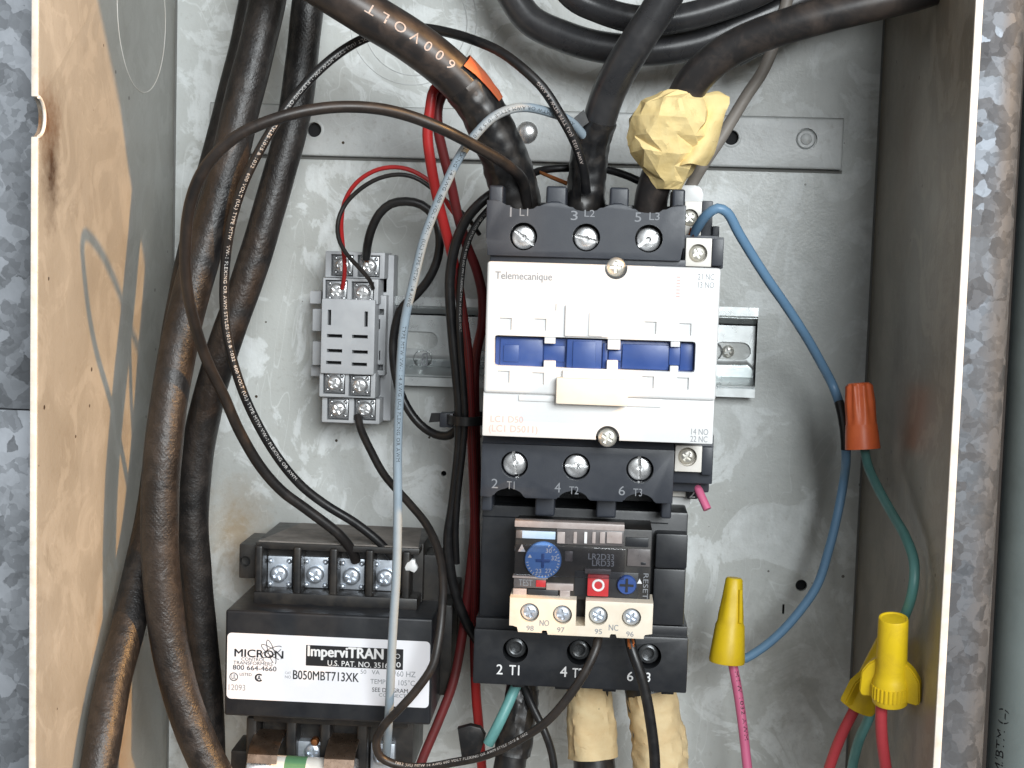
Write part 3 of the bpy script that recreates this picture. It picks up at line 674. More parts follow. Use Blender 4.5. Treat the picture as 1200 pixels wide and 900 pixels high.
# ------------------------------------------------------------------ thermal overload relay
ol = thing('overload_relay', 'black thermal overload relay with blue dial and red button under the contactor', 'overload relay', (31, 0, -70))
xl, xr = -5.0, 67.4
c = B(); c.box(-8, 7.0, 60, 90, -79, -41.5)
body = obj('relay_body', B().box(xl, xr, 4, 73, -79.2, -36.8, 1.0), m_black, ol)
obj('shoulder', B().prism([(40, -41), (73.5, -41), (62, -34.6), (40, -34.6)], xl+.2, 60.5, 'x'), m_black, ol)
obj('side_shoulder', B().box(56.2, 67.2, 50, 80, -55.5, -43.3, .8), m_black, ol)
obj('side_shoulder', B().box(56.0, 67.0, 50, 78, -76.0, -56.0, .8), m_black, ol)
lc = B(); lhs = [P(604, 762, 78), P(679, 764.5, 78), P(760, 769, 78)]
for q in lhs: lc.cyl((q[0], q[2]), 4.5, 60, 82, 32)
low = obj('lower_shroud', B().box(xl-1.2, 69.0, 10, 78, -100.0, -80.2, .8), m_black, ol, at=(31, 78, -90), cut=lc)
obj('ledge', B().box(xl-.8, 68.6, 10, 76.3, -81.0, -76.6, .5), m_black, low)
for q in lhs:
    obj('terminal_screw', B().lathe([(62, 3.9), (73.6, 3.9), (74.6, 3.4), (75.0, 2.4), (74.8, 2.0), (72.5, 1.9), (72.5, 0)], (q[0], 0, q[2]), (0,1,0), 24), m_black_screw, low)
for s, bx in (('2', (582, 778.5, 589, 790)), ('T1', (597, 779.5, 608.5, 791)), ('4', (656.5, 781, 664.5, 793)), ('T2', (671, 783, 683, 794)), ('6', (735, 787, 742, 798)), ('T3', (749, 788, 762, 799))):
    text(s, bx, 78, m_inkw, low, .015)
for a, b2 in ((600, 614), (650, 668), (706, 722), (775, 790)):
    x0, x1, z0, z1 = rect(a, 800, b2, 812, 70); obj('bottom_lug', B().box(x0, x1, 40, 70, -103, -99, .5), m_black, low)
# front module
fh = 92
x0, x1, z0, z1 = rect(603, 618, 763, 703, fh)
mod = obj('front_module', B().box(x0, x1, 60, fh, z0, z1, .5), m_blackdust, ol, at=((x0+x1)/2, fh, (z0+z1)/2))
m_smoke = plain('smoky_grey_plastic', (.10, .09, .09), .3, 0, (.17, .15, .145), 5, .6)
m_pinkgrey = plain('clear_over_cream', (.36, .30, .28), .3, 0, (.5, .45, .43), 4, .6)
m_blab = plain('pale_blue_label', (.45, .58, .74), .35, 0, (.55, .66, .8), 5, .5)
def plate(name, bx, h0, h1, mat, bev=.3): 
    a, b2, d, e = rect(*bx, h1); return obj(name, B().box(a, b2, h0, h1, d, e, bev), mat, mod)
plate('header_strip', (603, 612.5, 732, 620), fh-4, fh+1.2, m_pinkgrey)
plate('maker_label', (607, 622.5, 651, 631.5), fh-1, fh+.7, m_blab)
plate('mount_dot', (604.5, 621.5, 612, 631), fh-1, fh+1.2, m_smoke)
plate('clear_bar', (652, 621, 731, 639), fh-1, fh+1.0, m_smoke)
for a, b2, mt in ((653, 662, m_pinkgrey), (672, 676, m_pinkgrey), (684.5, 688, m_inkw), (694, 698, m_pinkgrey), (703, 709, m_pinkgrey), (711, 729, m_pinkgrey)):
    plate('bar_block', (a, 623.5, b2, 637), fh, fh+1.5, mt, .2)
q = P(636.3, 657, fh+2.2)
dial = obj('setting_dial', B().lathe([(fh-1, 6.2), (fh+1.6, 6.25), (fh+2.1, 6.0), (fh+2.2, 4.0), (fh+2.2, 0)], (q[0], 0, q[2]), (0,1,0), 40, ), m_dial, mod, at=(q[0], fh+2, q[2]))
dc = B(); dc.box(q[0]-2.4, q[0]+2.4, fh+2.0, fh+2.7, q[2]-.45, q[2]+.45, .1); dc.box(q[0]-.45, q[0]+.45, fh+2.0, fh+2.75, q[2]-2.4, q[2]+2.4, .1)
obj('dial_cross', dc, plain('dark_blue_plastic', (.04, .10, .32), .4), dial)
tk = B()
for i in range(22):
    a = R_(70-i*11.5); r0_, r1_ = 5.0, 5.7
    tx, tz = -math.sin(a)*.13, math.cos(a)*.13; ca, sa = math.cos(a), math.sin(a)
    tk.prism([(q[0]+r0_*ca-tx, q[2]+r0_*sa-tz), (q[0]+r1_*ca-tx, q[2]+r1_*sa-tz), (q[0]+r1_*ca+tx, q[2]+r1_*sa+tz), (q[0]+r0_*ca+tx, q[2]+r0_*sa+tz)], fh+2.0, fh+2.28)
obj('dial_ticks', tk, m_inkw, dial)
for s, a in (('30', 62), ('32', 15), ('27', -62), ('23', -112)):
    cx, cz = q[0]+3.9*math.cos(R_(a)), q[2]+3.9*math.sin(R_(a)); v, f, asp = glyphs(s)
    raw('lettering', [(cx-1.0+2.0*u, fh+2.27, cz-.75+1.5*w) for u, w in v], f, m_inkw, dial)
def tri(x, y, h, w, hh):
    p = P(x, y, h); k = px(h); raw('triangle_mark', [(p[0]-w/2*k, h+.06, p[2]-hh/2*k), (p[0]+w/2*k, h+.06, p[2]-hh/2*k), (p[0], h+.06, p[2]+hh/2*k)], [(0, 1, 2)], m_inkw, mod)
tri(611.5, 642, fh, 9, 9); tri(749.5, 681, fh+.3, 6, 6); tri(621, 651.5, fh+2.25, 5, 4)
text('LR2D33', (689.5, 649, 719.5, 656), fh, m_inkg, mod, .02); text('LRD33', (694, 656.8, 719.5, 663.5), fh, m_inkg, mod, .02)
plate('button_frame', (673, 670, 748, 700), fh-2, fh+.25, m_black)
plate('button_cap', (685, 667, 716, 673), fh, fh+1.6, m_smoke)
rb = plate('red_button', (688.3, 674, 713.3, 699), fh-2, fh+3.0, m_red, .4)
q = P(701, 686, fh+3.1); obj('ring_mark', B().tube([Vector((q[0]+1.75*math.cos(R_(a)), fh+3.0, q[2]+1.75*math.sin(R_(a)))) for a in range(0, 361, 15)], .42, 8, False), m_inkw, mod)
q = P(734.5, 686, fh+2); bt = obj('reset_knob', B().lathe([(fh-1, 3.3), (fh+1.4, 3.3), (fh+1.9, 3.0), (fh+2.0, 0)], (q[0], 0, q[2]), (0,1,0), 28), m_blue, mod, at=(q[0], fh+2, q[2]))
kc = B(); kc.box(q[0]-2.3, q[0]+2.3, fh+1.9, fh+2.25, q[2]-.4, q[2]+.4); kc.box(q[0]-.4, q[0]+.4, fh+1.9, fh+2.3, q[2]-2.3, q[2]+2.3)
obj('knob_cross', kc, m_ink, bt)
text('RESET', (753.5, 672, 759.5, 702), fh+.02, m_inkg, mod, vertical=True)
plate('test_strip', (602, 677.5, 640, 689), fh-1, fh+.6, m_smoke); text('TEST', (608, 679, 624, 686.5), fh+.6, m_inkg, mod)
plate('red_flag', (628, 680, 639.5, 688), fh, fh+1.0, m_red, .2)
plate('cream_edge', (600.5, 675.5, 642, 678), fh-3, fh+1.6, m_pinkgrey)
plate('clear_block', (601, 690, 617, 700), fh-2, fh+1.4, m_pinkgrey); plate('clear_block', (640, 684, 672, 692), fh-2, fh+1.2, m_pinkgrey); plate('clear_block', (656, 692, 668, 701), fh-2, fh+1.6, m_pinkgrey)
plate('dark_block', (618, 691, 654, 703), fh-1, fh+.9, m_black); plate('grey_inset', (662, 646, 671, 658), fh-1, fh+.4, m_smoke)
plate('dark_inset', (733, 630, 760, 641), fh-1, fh+.5, m_black); plate('grey_inset', (735, 643.5, 762, 664), fh-1, fh+.8, m_smoke); plate('dark_slot', (751, 659, 757, 662), fh, fh+1.0, m_black, .1)
x0, x1, z0, z1 = rect(603, 640, 732, 676, fh+4)
obj('clear_cover', B().box(x0, x1, fh+4.2, fh+5.0, z0, z1, .3), m_cover, mod)
# cream terminal strip of the overload relay
th = 98
x0, x1 = P(597, 716, th)[0], P(765, 726, th)[0]; zt = -63.9
nt_ = lambda x: P(x, 735, th)[0]
out = [(x0, zt), (x0, -73.6), (nt_(607), -73.6), (nt_(607), -75.7), (nt_(635), -75.7), (nt_(635), -74.4), (nt_(642), -74.4), (nt_(642), -76.2), (nt_(715), -76.2), (nt_(715), -74.6), (nt_(723), -74.6), (nt_(723), -76.2), (nt_(755), -76.2), (nt_(755), -74.4), (x1, -74.4), (x1, zt)]
scs = [P(620.5, 718, th), P(659, 720.5, th), P(701, 721.8, th), P(740, 724, th)]
c = B(); ga, gb = P(675, 718, th)[0], P(686, 718, th)[0]; c.box(ga, gb, 80, 102, -72.6, -60)
for q in scs: c.cyl((q[0], q[2]), 3.25, 94, 102, 28)
ts = obj('terminal_strip', B().prism(out, 84, th, 'h', .35), m_cream, ol, at=(31, th, -70), cut=c)
obj('strip_backing', B().box(x0+1, x1-1, 78, 85, -75, -64, .2), m_black, ts)
k0 = None
for i, q in enumerate(scs):
    at = (q[0], th-2.2, q[2])
    if k0 is None: k0 = phillips_master(2.95, m_screw2, ts, at, rot=.4)
    else: dup(k0, at, ts, (.2, -.7, .9)[i-1])
for s, bx in (('98', (617, 733, 625.5, 739)), ('NO', (632.5, 726.5, 643.5, 733.5)), ('97', (653, 735, 661.5, 741)), ('95', (697, 737, 705.5, 743)), ('NC', (713.5, 732, 724.5, 739)), ('96', (734, 740, 742.5, 746))):
    text(s, bx, th, m_ink2, ts, .01)

# ------------------------------------------------------------------ control transformer
tf = thing('control_transformer', 'black control transformer with white printed label and screw terminals', 'transformer', (-60, 0, -120))
TX0, TX1, TZ0, TZ1, TH_ = -98.1, -22.2, -120.0, -80.7, 65
core = obj('core_body', B().box(TX0, TX1, 14, TH_, TZ0, TZ1, 1.0, 3), m_black, tf)
obj('mounting_frame', B().box(TX0+3, TX1+4.5, .5, 15, TZ0-1, TZ1+2, .6), m_blackdust, tf)
obj('mounting_frame', B().box(TX1-1, TX1+4.2, 6, 34, TZ0+2, TZ1-2, .8), m_blackdust, tf)
ct_scr = []
def block(zlo, zhi, face_h, up):
    bx0, bx1 = -91.0, -29.0
    blk = obj('terminal_block', B().box(bx0, bx1, 8, face_h-9, zlo, zhi, .6), m_blackdust, tf, at=((bx0+bx1)/2, face_h, (zlo+zhi)/2))
    return blk
fh2 = 50
tb = block(-80.5, -58.0, fh2, True)
obj('dust_layer', B().prism([(-90, 49.0), (-81.8, 9.5), (-33.5, 9.5), (-30, 49.0)], -58.3, -57.75, 'z'), m_topdust, tb)
obj('block_roof', B().box(-91, -29.5, fh2-10, fh2, -60.6, -58.2, .5), m_blackdust, tb)
obj('block_floor', B().box(-91, -29.5, fh2-10, fh2+2.5, -81.0, -76.4, 1.0), m_blackdust, tb)
for x in (303.5, 348.5, 391, 433, 476):
    q = P(x, 672, fh2); obj('barrier', B().box(q[0]-1.5, q[0]+1.5, fh2-12, fh2+1.2, -80, -59.2, .9, 3), m_blackdust, tb)
for bx, h in (((280, 638, 302, 678), 44),):
    a, b2, d, e = rect(*bx, h); cc = B(); cc.cyl(((a+b2)/2-1.2, (d+e)/2), 2.0, h-3, h+2, 16)
    obj('mounting_ear', B().box(a, b2+1, 20, h, d, e, .6), m_blackdust, tb, cut=cc)
a, b2, d, e = rect(474, 652, 514, 712, 40); obj('mounting_ear', B().box(a, b2, 20, 36, d, e, 1.2), m_blackdust, tb)
s0 = None
for x, y in ((327.5, 670), (370, 671), (412.5, 673), (452, 674.5)):
    q = P(x, y, fh2-6.5); at = (q[0], fh2-5.8, q[2]-.6)
    if s0 is None:
        s0 = phillips_master(3.3, m_screw2, tb, at, rot=.5)
        pb = B().box(at[0]-4.6, at[0]+4.6, fh2-9.5, fh2-7.0, at[2]-5.4, at[2]+6.4, .4)
        for sx in (-1, 1):
            for sz in (-4.2, 4.6): pb.lathe([(0, 1.1), (.6, .9), (1.0, .4), (1.05, 0)], (at[0]+sx*3.5, fh2-7.1, at[2]+sz), (0,1,0), 10)
        p0 = obj('clamp_plate', pb, m_screw2, tb, at=at)
    else: dup(s0, at, tb, random.uniform(-.8, .8)); dup(p0, at, tb)
q = P(482, 664, 52)
obj('paint_daub', B().lathe([(50, 2.3), (51.6, 2.2), (52.0, 1.4), (52.1, 0)], (q[0], 0, q[2]), (0,1,0), 14, lambda th, t: 1+.18*math.sin(3*th+1)+.1*math.sin(5*th)), m_white, tb)
# label
lx0, lx1, lz0, lz1 = rect(266, 746.5, 503.5, 824, TH_)
def rrect(x0, x1, z0, z1, r): return arc(x1-r, z1-r, r, r, 0, 90, 5)+arc(x0+r, z1-r, r, r, 90, 180, 5)+arc(x0+r, z0+r, r, r, 180, 270, 5)+arc(x1-r, z0+r, r, r, 270, 360, 5)
lab = obj('label_plate', B().prism(rrect(lx0, lx1, lz0, lz1, 1.6), TH_-.2, TH_+.15), m_label, tf, at=((lx0+lx1)/2, TH_, (lz0+lz1)/2))
LH = TH_+.15
# the print runs with the label's own tilt in the photograph, so boxes are taken at each line's middle
text('MICRON', (275, 761.5, 332, 770.5), LH, m_ink, lab, .03); text('CONTROL', (283, 770.8, 311, 774.6), LH, m_ink, lab); text('TRANSFORMERS', (273.5, 775.2, 319.5, 779.2), LH, m_ink, lab)
text('800 664-4660', (273, 780, 324, 785.6), LH, m_ink, lab, .01); text('12093', (268, 802, 287.5, 809), LH, m_ink2, lab)
at_ = P(318, 764, LH)
for rot_, ra, rb_ in ((.5, 4.2, 1.3), (-.6, 4.4, 1.2), (-1.25, 4.6, 1.1)):
    obj('emblem_orbit', B().tube([Vector((at_[0]+ra*math.cos(u)*math.cos(rot_)-rb_*math.sin(u)*math.sin(rot_), LH, at_[2]+ra*math.cos(u)*math.sin(rot_)+rb_*math.sin(u)*math.cos(rot_))) for u in [i*math.pi/18 for i in range(0, 34)]], .14, 6), m_ink, lab)
q = P(274, 793, LH); obj('approval_ring', B().tube([Vector((q[0]+1.45*math.cos(u), LH, q[2]+1.45*math.sin(u))) for u in [i*math.pi/10 for i in range(21)]], .16, 6, False), m_ink, lab)
text('UL', (271.5, 790, 277, 796), LH, m_ink, lab); text('LISTED', (281, 788.5, 295, 792), LH, m_ink, lab)
text('C', (299, 789.5, 306.5, 798.5), LH, m_ink, lab, .05); text('A', (301.5, 791.5, 306, 797), LH, m_ink, lab, .02)
x0, x1, z0, z1 = rect(358.5, 758.3, 472.5, 782.5, LH); blk = obj('black_panel', B().prism(rrect(x0, x1, z0, z1, .1), TH_, LH+.05), m_ink, lab)
text('ImperviTRAN', (361, 758.5, 449, 774.5), LH+.05, m_inkw, blk, .035); text('U.S. PAT. NO. 3516', (384, 775.2, 455, 781.6), LH+.05, m_inkw, blk, .01); text('0', (464.5, 776, 469.5, 782), LH+.05, m_inkw, blk, .01)
q = P(466, 769, LH); obj('registered_ring', B().tube([Vector((q[0]+.8*math.cos(u), LH+.1, q[2]+.8*math.sin(u))) for u in [i*math.pi/8 for i in range(17)]], .1, 5, False), m_inkw, blk)
text('CAT', (334, 787, 341, 790), LH, m_ink2, lab); text('NO', (334, 791.5, 341, 795), LH, m_ink2, lab)
text('B050MBT713XK', (343.5, 787, 420.5, 797.5), LH, m_ink, lab, .015)
text('50   VA', (422.5, 785, 445, 790), LH, m_ink2, lab); text('50/60 HZ', (454, 786.5, 487, 793), LH, m_ink2, lab)
text('TEMP.', (434, 796, 453, 801.5), LH, m_ink2, lab); text("105\u00b0C", (467, 797, 486, 803.5), LH, m_ink2, lab)
text('SEE DIAGRAM', (436, 806.5, 478, 811.5), LH, m_ink, lab); text('CONNECT', (444, 813, 476, 817), LH, m_ink2, lab)
# lower terminal block with fuse clips
lb = obj('terminal_block', B().box(-89, -31, 8, 42, -146, -120.2, .6), m_blackdust, tf, at=(-60, 42, -133))
obj('block_roof', B().box(-90.5, -32, 40, 51, -126.4, -122.6, .8), m_blackdust, lb)
obj('block_rib', B().box(-88, -33, 40, 53.5, -122.8, -120.4, .8), m_blackdust, lb)
for x in (294.5, 341, 381, 424):
    q = P(x, 880, 50); obj('barrier', B().box(q[0]-2.0, q[0]+2.0, 38, 50.5, -146, -125, .9, 3), m_blackdust, lb)
a, b2, d, e = rect(270, 880, 294, 915, 40); obj('mounting_ear', B().box(a, b2, 20, 40, d, e, .8), m_blackdust, lb)
q = P(317, 868, 46); obj('clip_tongue', B().box(q[0]-4.2, q[0]+4.2, 40, 46, q[2]-.8, q[2]+.5, .2), m_screw2, lb)
a, b2, d, e = rect(349, 869, 376, 895, 46); obj('clamp_plate', B().box(a, b2, 40, 46, d, e, .4), m_screw2, lb)
q = P(367, 881, 47); dup(s0, (q[0], 46.5, q[2]), lb, .4)
q = P(369, 869, 48); obj('copper_strand', B().lathe([(0, 1.5), (2.2, 1.7), (3, 1.1), (3.1, 0)], (q[0], 46, q[2]), (0,1,0), 12), m_copper, lb)
q = P(447, 888, 47); dup(s0, (q[0], 46.0, q[2]), lb, -.3); a, b2, d, e = rect(434, 872, 462, 905, 46); obj('clamp_plate', B().box(a, b2, 40, 45.5, d, e, .4), m_screw2, lb)
for x0p, x1p, y0, y1 in ((293, 327, 872, 890), (382, 417, 877, 896)):
    a, b2, d, e = rect(x0p, y0, x1p, y1, 58); m_ = (d+e)/2
    pr = [(45, e+1.5), (52, e+1.2), (58, e-.3), (61.5, m_), (62.6, d), (61.7, d), (60.6, m_+.1), (57.6, e-1.2), (52, e+.3), (45, e+.6)]
    obj('fuse_clip', B().prism(pr, a, b2, 'x'), m_copper_clip, lb, angle=30)
fu = thing('fuse', 'small cartridge fuse in copper clips under the transformer, cut by the frame', 'fuse', tuple(P(352, 903, 55)))
fc = P(352, 903, 55); fx0, fx1 = P(292, 903, 55)[0], P(417, 908, 55)[0]
obj('fuse_tube', B().lathe([(0, 5.2), (fx1-fx0, 5.2)], (fx0, 55, fc[2]), (1,0,0), 32), m_clampw, fu)
for xa, xb in ((fx0-.3, fx0+9.5), (fx1-10, fx1+.3)):
    obj('end_cap', B().lathe([(0, 4.9), (.5, 5.5), (xb-xa-.5, 5.5), (xb-xa, 5.25)], (xa, 55, fc[2]), (1,0,0), 32), m_screw, fu)
m_fgreen = plain('green_label', (.12, .28, .14), .5)
obj('green_band', B().lathe([(0, 5.26), (8, 5.26)], (fx0+14, 55, fc[2]), (1,0,0), 32), m_fgreen, fu)
obj('paper_band', B().lathe([(0, 5.3), (14.5, 5.3)], (fx0+12.2, 55, fc[2]-.35), (1,0,0), 32), m_label, fu)

# ------------------------------------------------------------------ cables and wires
PATH = {}
def wire(name, label, cat, pts, w, mat, group=None, seg=14, wob=None, root=False, body='insulation', step=2.0):
    """pts: (photo x, photo y, height over the panel in mm); w: width in photo pixels"""
    p3 = smooth([P(*q) for q in pts], step); hm = sorted(q[2] for q in pts)[len(pts)//2]; r = w/2*px(hm)
    t = thing(name, label, cat, tuple(p3[-1]), group)
    obj(body, B().tube(p3, r, seg, True, wob), mat, t); PATH[t] = (p3, r); return t
def bare(t, a, b, r, n=5):
    """fan of bare copper strands between two (x, y, h) points"""
    A, C = Vector(P(*a)), Vector(P(*b)); bb = B()
    for i in range(n):
        o1 = Vector((random.uniform(-r, r), random.uniform(-r, r), random.uniform(-r, r))); o2 = o1*1.1
        bb.tube(smooth([A+o1*.7, (A+C)/2+o1, C+o2], 1.5), .38, 6)
    return obj('copper_strand', bb, m_copper, t)
def wrap(t, s0, s1, r0, r1, mat, name='tape_wrap', seg=40, amp=.05, lump=.10, freq=4.0, seed=0, ends=True):
    """crumpled tape round part of a cable path, from s0 to s1 mm along it"""
    p, r = PATH[t]; ss = [0]
    for i in range(1, len(p)): ss.append(ss[-1]+(p[i]-p[i-1]).length)
    L = s1-s0; n = max(6, int(L/.9)); pts = []
    for k in range(n+1):
        d = s0+L*k/n; i = max(1, next((j for j in range(1, len(ss)) if ss[j] >= d), len(ss)-1)); pts.append(p[i-1].lerp(p[i], (d-ss[i-1])/(ss[i]-ss[i-1])))
    rads = [r0+(r1-r0)*k/n for k in range(n+1)]
    def wb(s, th):
        v = Vector((math.cos(th)*freq*.5+seed, math.sin(th)*freq*.5, s/ (30/freq)))
        g = noise.noise(v); rd = 1-abs(noise.noise(v*1.7+Vector((5, 3, 1)))) 
        return 1+lump*g+amp*(rd-.7)*2+.012*math.sin(s*1.3+th*1.0)
    return obj(name, B().tube(pts, rads, seg, True, wb), mat, t, angle=28)
soft = lambda a: (lambda s, th: 1+a*noise.noise(Vector((s*.05, math.cos(th)*.7, math.sin(th)*.7))))

GC = 'heavy cables down the left wall'
cA = wire('heavy_cable', 'thick dusty black cable in front of the left pair, sweeping down past the transformer', 'cable',
     [(318, -40, 55), (314, 0, 57), (284, 122, 62), (262, 215, 66), (230, 322, 70), (207, 420, 76), (192, 520, 82), (187, 600, 84), (189, 670, 84), (195, 733, 84), (208, 800, 84), (232, 867, 84), (262, 930, 84)], 45, m_weave, GC, 28, soft(.05))
cB = wire('heavy_cable', 'thick black bumpy cable right of the left pair, ending behind the transformer edge', 'cable',
     [(368, -40, 36), (362, 0, 37), (353, 75, 38), (346, 130, 40), (322, 222, 43), (291, 325, 45), (258, 420, 45), (235, 510, 42), (226, 600, 40), (229, 670, 38), (235, 733, 36), (243, 810, 34), (247, 930, 32)], 38, m_weave, GC, 28, soft(.05))
cC = wire('heavy_cable', 'thick black cable leaving low on the left, splayed out over the side wall', 'cable',
     [(306, -40, 30), (300, 0, 31), (271, 125, 33), (247, 215, 36), (222, 322, 40), (203, 430, 46), (189, 530, 52), (178, 610, 60), (164, 672, 70), (150, 733, 82), (133, 800, 95), (121, 867, 106), (108, 940, 114)], 40, m_weave, GC, 28, soft(.05))
cD = wire('power_cable', 'brown black 600 volt cable slanting into the first contactor terminal', 'cable',
     [(300, -70, 92), (375, -18, 90), (430, 16, 88), (482, 48, 84), (536, 92, 79), (568, 135, 75), (588, 178, 71), (603, 225, 66), (608, 262, 62)], 50, m_cable, 'power cables into the contactor top', 32, soft(.03))
PD, rD = PATH[cD]
def arclen(path, q):
    i = min(range(len(path)), key=lambda i: (path[i]-Vector(q)).length); return sum((path[k]-path[k-1]).length for k in range(1, i+1))
text_on_tube('6 0 0 V O L T', PD, rD, arclen(list(reversed(PD)), P(527, 84, 80)), 3.3, m_inkp, cD, rev=True, ang=-.25, aspect=1.15, lift=.22)
LD = sum((PD[i]-PD[i-1]).length for i in range(1, len(PD)))
wrap(cD, LD-53, LD-2, rD*1.03, rD*1.18, m_tape, amp=.05, lump=.07, freq=2.2)
oi = min(range(len(PD)), key=lambda i: (PD[i]-Vector(P(543, 98, 78))).length); frD = frames(PD); ob = B(); rows = []
for i in range(oi-2, oi+6):
    t_, _, _ = frD[i]; nU = Vector((.72, .15, .68)); nU = (nU-t_*nU.dot(t_)).normalized(); nV = t_.cross(nU); u_ = (i-oi+2)/7
    rows.append([ob.bm.verts.new(PD[i]+(nU*math.cos(a_)+nV*math.sin(a_))*(rD*1.17+.35*noise.noise(Vector((i*.5, a_*3, 0))))) for a_ in [(-.75+.15*k_)*(1-.35*u_)*1.15 for k_ in range(11)]])
for r1, r2 in zip(rows, rows[1:]):
    for k_ in range(10): ob.bm.faces.new((r1[k_], r1[k_+1], r2[k_+1], r2[k_]))
obj('orange_tape', ob, plain('orange_tape', (.60, .12, .05), .45, 0, (.30, .14, .06), 5, .7), cD)
cE = wire('power_cable', 'grey black cable rising from the middle contactor terminal', 'cable',
     [(815, -70, 84), (778, 0, 82), (752, 40, 80), (729, 78, 77), (712, 112, 73), (702, 142, 70), (693, 172, 67), (688, 205, 65), (686, 262, 62)], 39, m_cable2, 'power cables into the contactor top', 32, soft(.03))
PE_, rE = PATH[cE]; LE = sum((PE_[i]-PE_[i-1]).length for i in range(1, len(PE_)))
wrap(cE, LE-37, LE-1, rE*1.04, rE*1.2, m_tape, amp=.06, lump=.1, freq=2.4, seed=4)
fl = B(); fl.prism([(P(672, 138, 76)[0], P(672, 138, 76)[2]), (P(684, 128, 76)[0], P(684, 128, 76)[2]), (P(690, 143, 76)[0], P(690, 143, 76)[2]), (P(680, 150, 76)[0], P(680, 150, 76)[2])], 74, 74.6)
obj('tape_flap', fl, m_tape, cE)
cF = wire('power_cable', 'brown black cable bending right from the masking tape to the top corner', 'cable',
     [(1160, -48, 96), (1085, -12, 94), (1005, 8, 92), (930, 28, 89), (875, 48, 85), (838, 70, 82), (812, 96, 79), (797, 125, 76), (786, 160, 72), (775, 195, 68), (764, 230, 64), (761, 262, 62)], 40, m_cable, 'power cables into the contactor top', 32, soft(.03))
PF, rF = PATH[cF]; LF = sum((PF[i]-PF[i-1]).length for i in range(1, len(PF)))
# wad of masking tape over the third cable: a creased wrap and a doubled flap on its right
bag_rows = [(110, 772, 822), (116, 758, 826), (124, 746, 829), (135, 740, 830), (148, 738, 829), (162, 737, 826), (175, 739, 823), (186, 745, 819), (196, 750, 814), (205, 756, 809), (213, 762, 804), (222, 769, 798)]
def lerp_rows(y):
    for (y0, a0, b0), (y1, a1, b1) in zip(bag_rows, bag_rows[1:]):
        if y <= y1: u = (y-y0)/(y1-y0); return a0+(a1-a0)*u, b0+(b1-b0)*u
    return bag_rows[-1][1:]
fb = B(); rg = random.Random(23); NS = 11; rows = []; YS = (110, 121, 141, 160, 181, 199, 212, 222)
for ri, y in enumerate(YS):
    xa, xb = lerp_rows(y); hc = 77-(y-112)*.07; half = (xb-xa)/2*px(hc); row = []
    for k_ in range(NS):
        th_ = 2*math.pi*(k_+.5*(ri % 2)+rg.uniform(-.22, .22))/NS; c_, s_ = math.cos(th_), math.sin(th_); j_ = 1+rg.uniform(-.10, .10)*(.35 if ri in (0, len(YS)-1) else 1)
        row.append(fb.bm.verts.new(Vector(P((xa+xb)/2, y+rg.uniform(-4, 4)*(0 < ri < len(YS)-1)+(3*math.sin(2*th_+.6) if ri == 0 else 0), hc))+Vector((c_*half*j_, s_*half*.9*j_, 0))))
    rows.append(row)
for r1, r2 in zip(rows, rows[1:]):
    for k_ in range(NS):
        j = (k_+1) % NS
        if rg.random() < .5: fb.bm.faces.new((r1[k_], r1[j], r2[j])); fb.bm.faces.new((r1[k_], r2[j], r2[k_]))
        else: fb.bm.faces.new((r1[k_], r1[j], r2[k_])); fb.bm.faces.new((r1[j], r2[j], r2[k_]))
ce = Vector(P(800, 116, 77)); rim_ = [fb.bm.verts.new(ce.lerp(v.co, .8)+Vector((0, 0, -3))) for v in rows[0]]
for k_ in range(NS): fb.bm.faces.new((rows[0][(k_+1) % NS], rows[0][k_], rim_[k_], rim_[(k_+1) % NS]))
fb.bm.faces.new(rim_); fb.bm.faces.new(rows[-1])
bmesh.ops.subdivide_edges(fb.bm, edges=list(fb.bm.edges), cuts=5, use_grid_fill=True)
for v in fb.bm.verts:                                          # small wrinkles running across the big folds
    q = Vector((v.co.x*.16+v.co.z*.08, v.co.y*.12, v.co.z*.2-v.co.x*.07)); g = 1-2.4*abs(noise.noise(q))
    v.co += Vector((v.co.x-ce.x, v.co.y-ce.y, 0)).normalized()*(.55*g+.5*noise.noise(q*.45))
obj('masking_tape_wrap', fb, m_mask, cF, angle=13)
fl_rows = [(108, 800, 842), (112, 800, 855), (120, 800, 855), (132, 800, 850), (145, 800, 847), (158, 798, 844), (170, 797, 841), (182, 796, 837), (193, 795, 829)]
fb = B(); front, backf = [], []; NC = 10
for ri in range(33):
    t_ = ri/32*(len(fl_rows)-1); i_ = min(int(t_), len(fl_rows)-2); u = t_-i_; y, xa, xb = [fl_rows[i_][k]+(fl_rows[i_+1][k]-fl_rows[i_][k])*u for k in range(3)]
    fr, bk = [], []
    for k_ in range(NC+1):
        u = k_/NC; x = xa+(xb-xa)*u; hh = 79+3*math.sin(u*3.0)-5*u+1.6*math.sin(u*6+y*.06)+1.2*noise.noise(Vector((x*.06, y*.06, 3)))
        fr.append(fb.bm.verts.new(P(x, y+1.5*math.sin(x*.2), hh))); bk.append(fb.bm.verts.new(P(x, y+1.5*math.sin(x*.2), hh-1.1)))
    front.append(fr); backf.append(bk)
for r1, r2, s1, s2 in zip(front, front[1:], backf, backf[1:]):
    for k_ in range(NC): fb.bm.faces.new((r1[k_], r1[k_+1], r2[k_+1], r2[k_])); fb.bm.faces.new((s1[k_+1], s1[k_], s2[k_], s2[k_+1]))
    fb.bm.faces.new((r1[0], r2[0], s2[0], s1[0])); fb.bm.faces.new((r1[NC], s1[NC], s2[NC], r2[NC]))
for k_ in range(NC): fb.bm.faces.new((front[0][k_+1], front[0][k_], backf[0][k_], backf[0][k_+1])); fb.bm.faces.new((front[-1][k_], front[-1][k_+1], backf[-1][k_+1], backf[-1][k_]))
obj('masking_tape_flap', fb, m_mask, cF, angle=60)
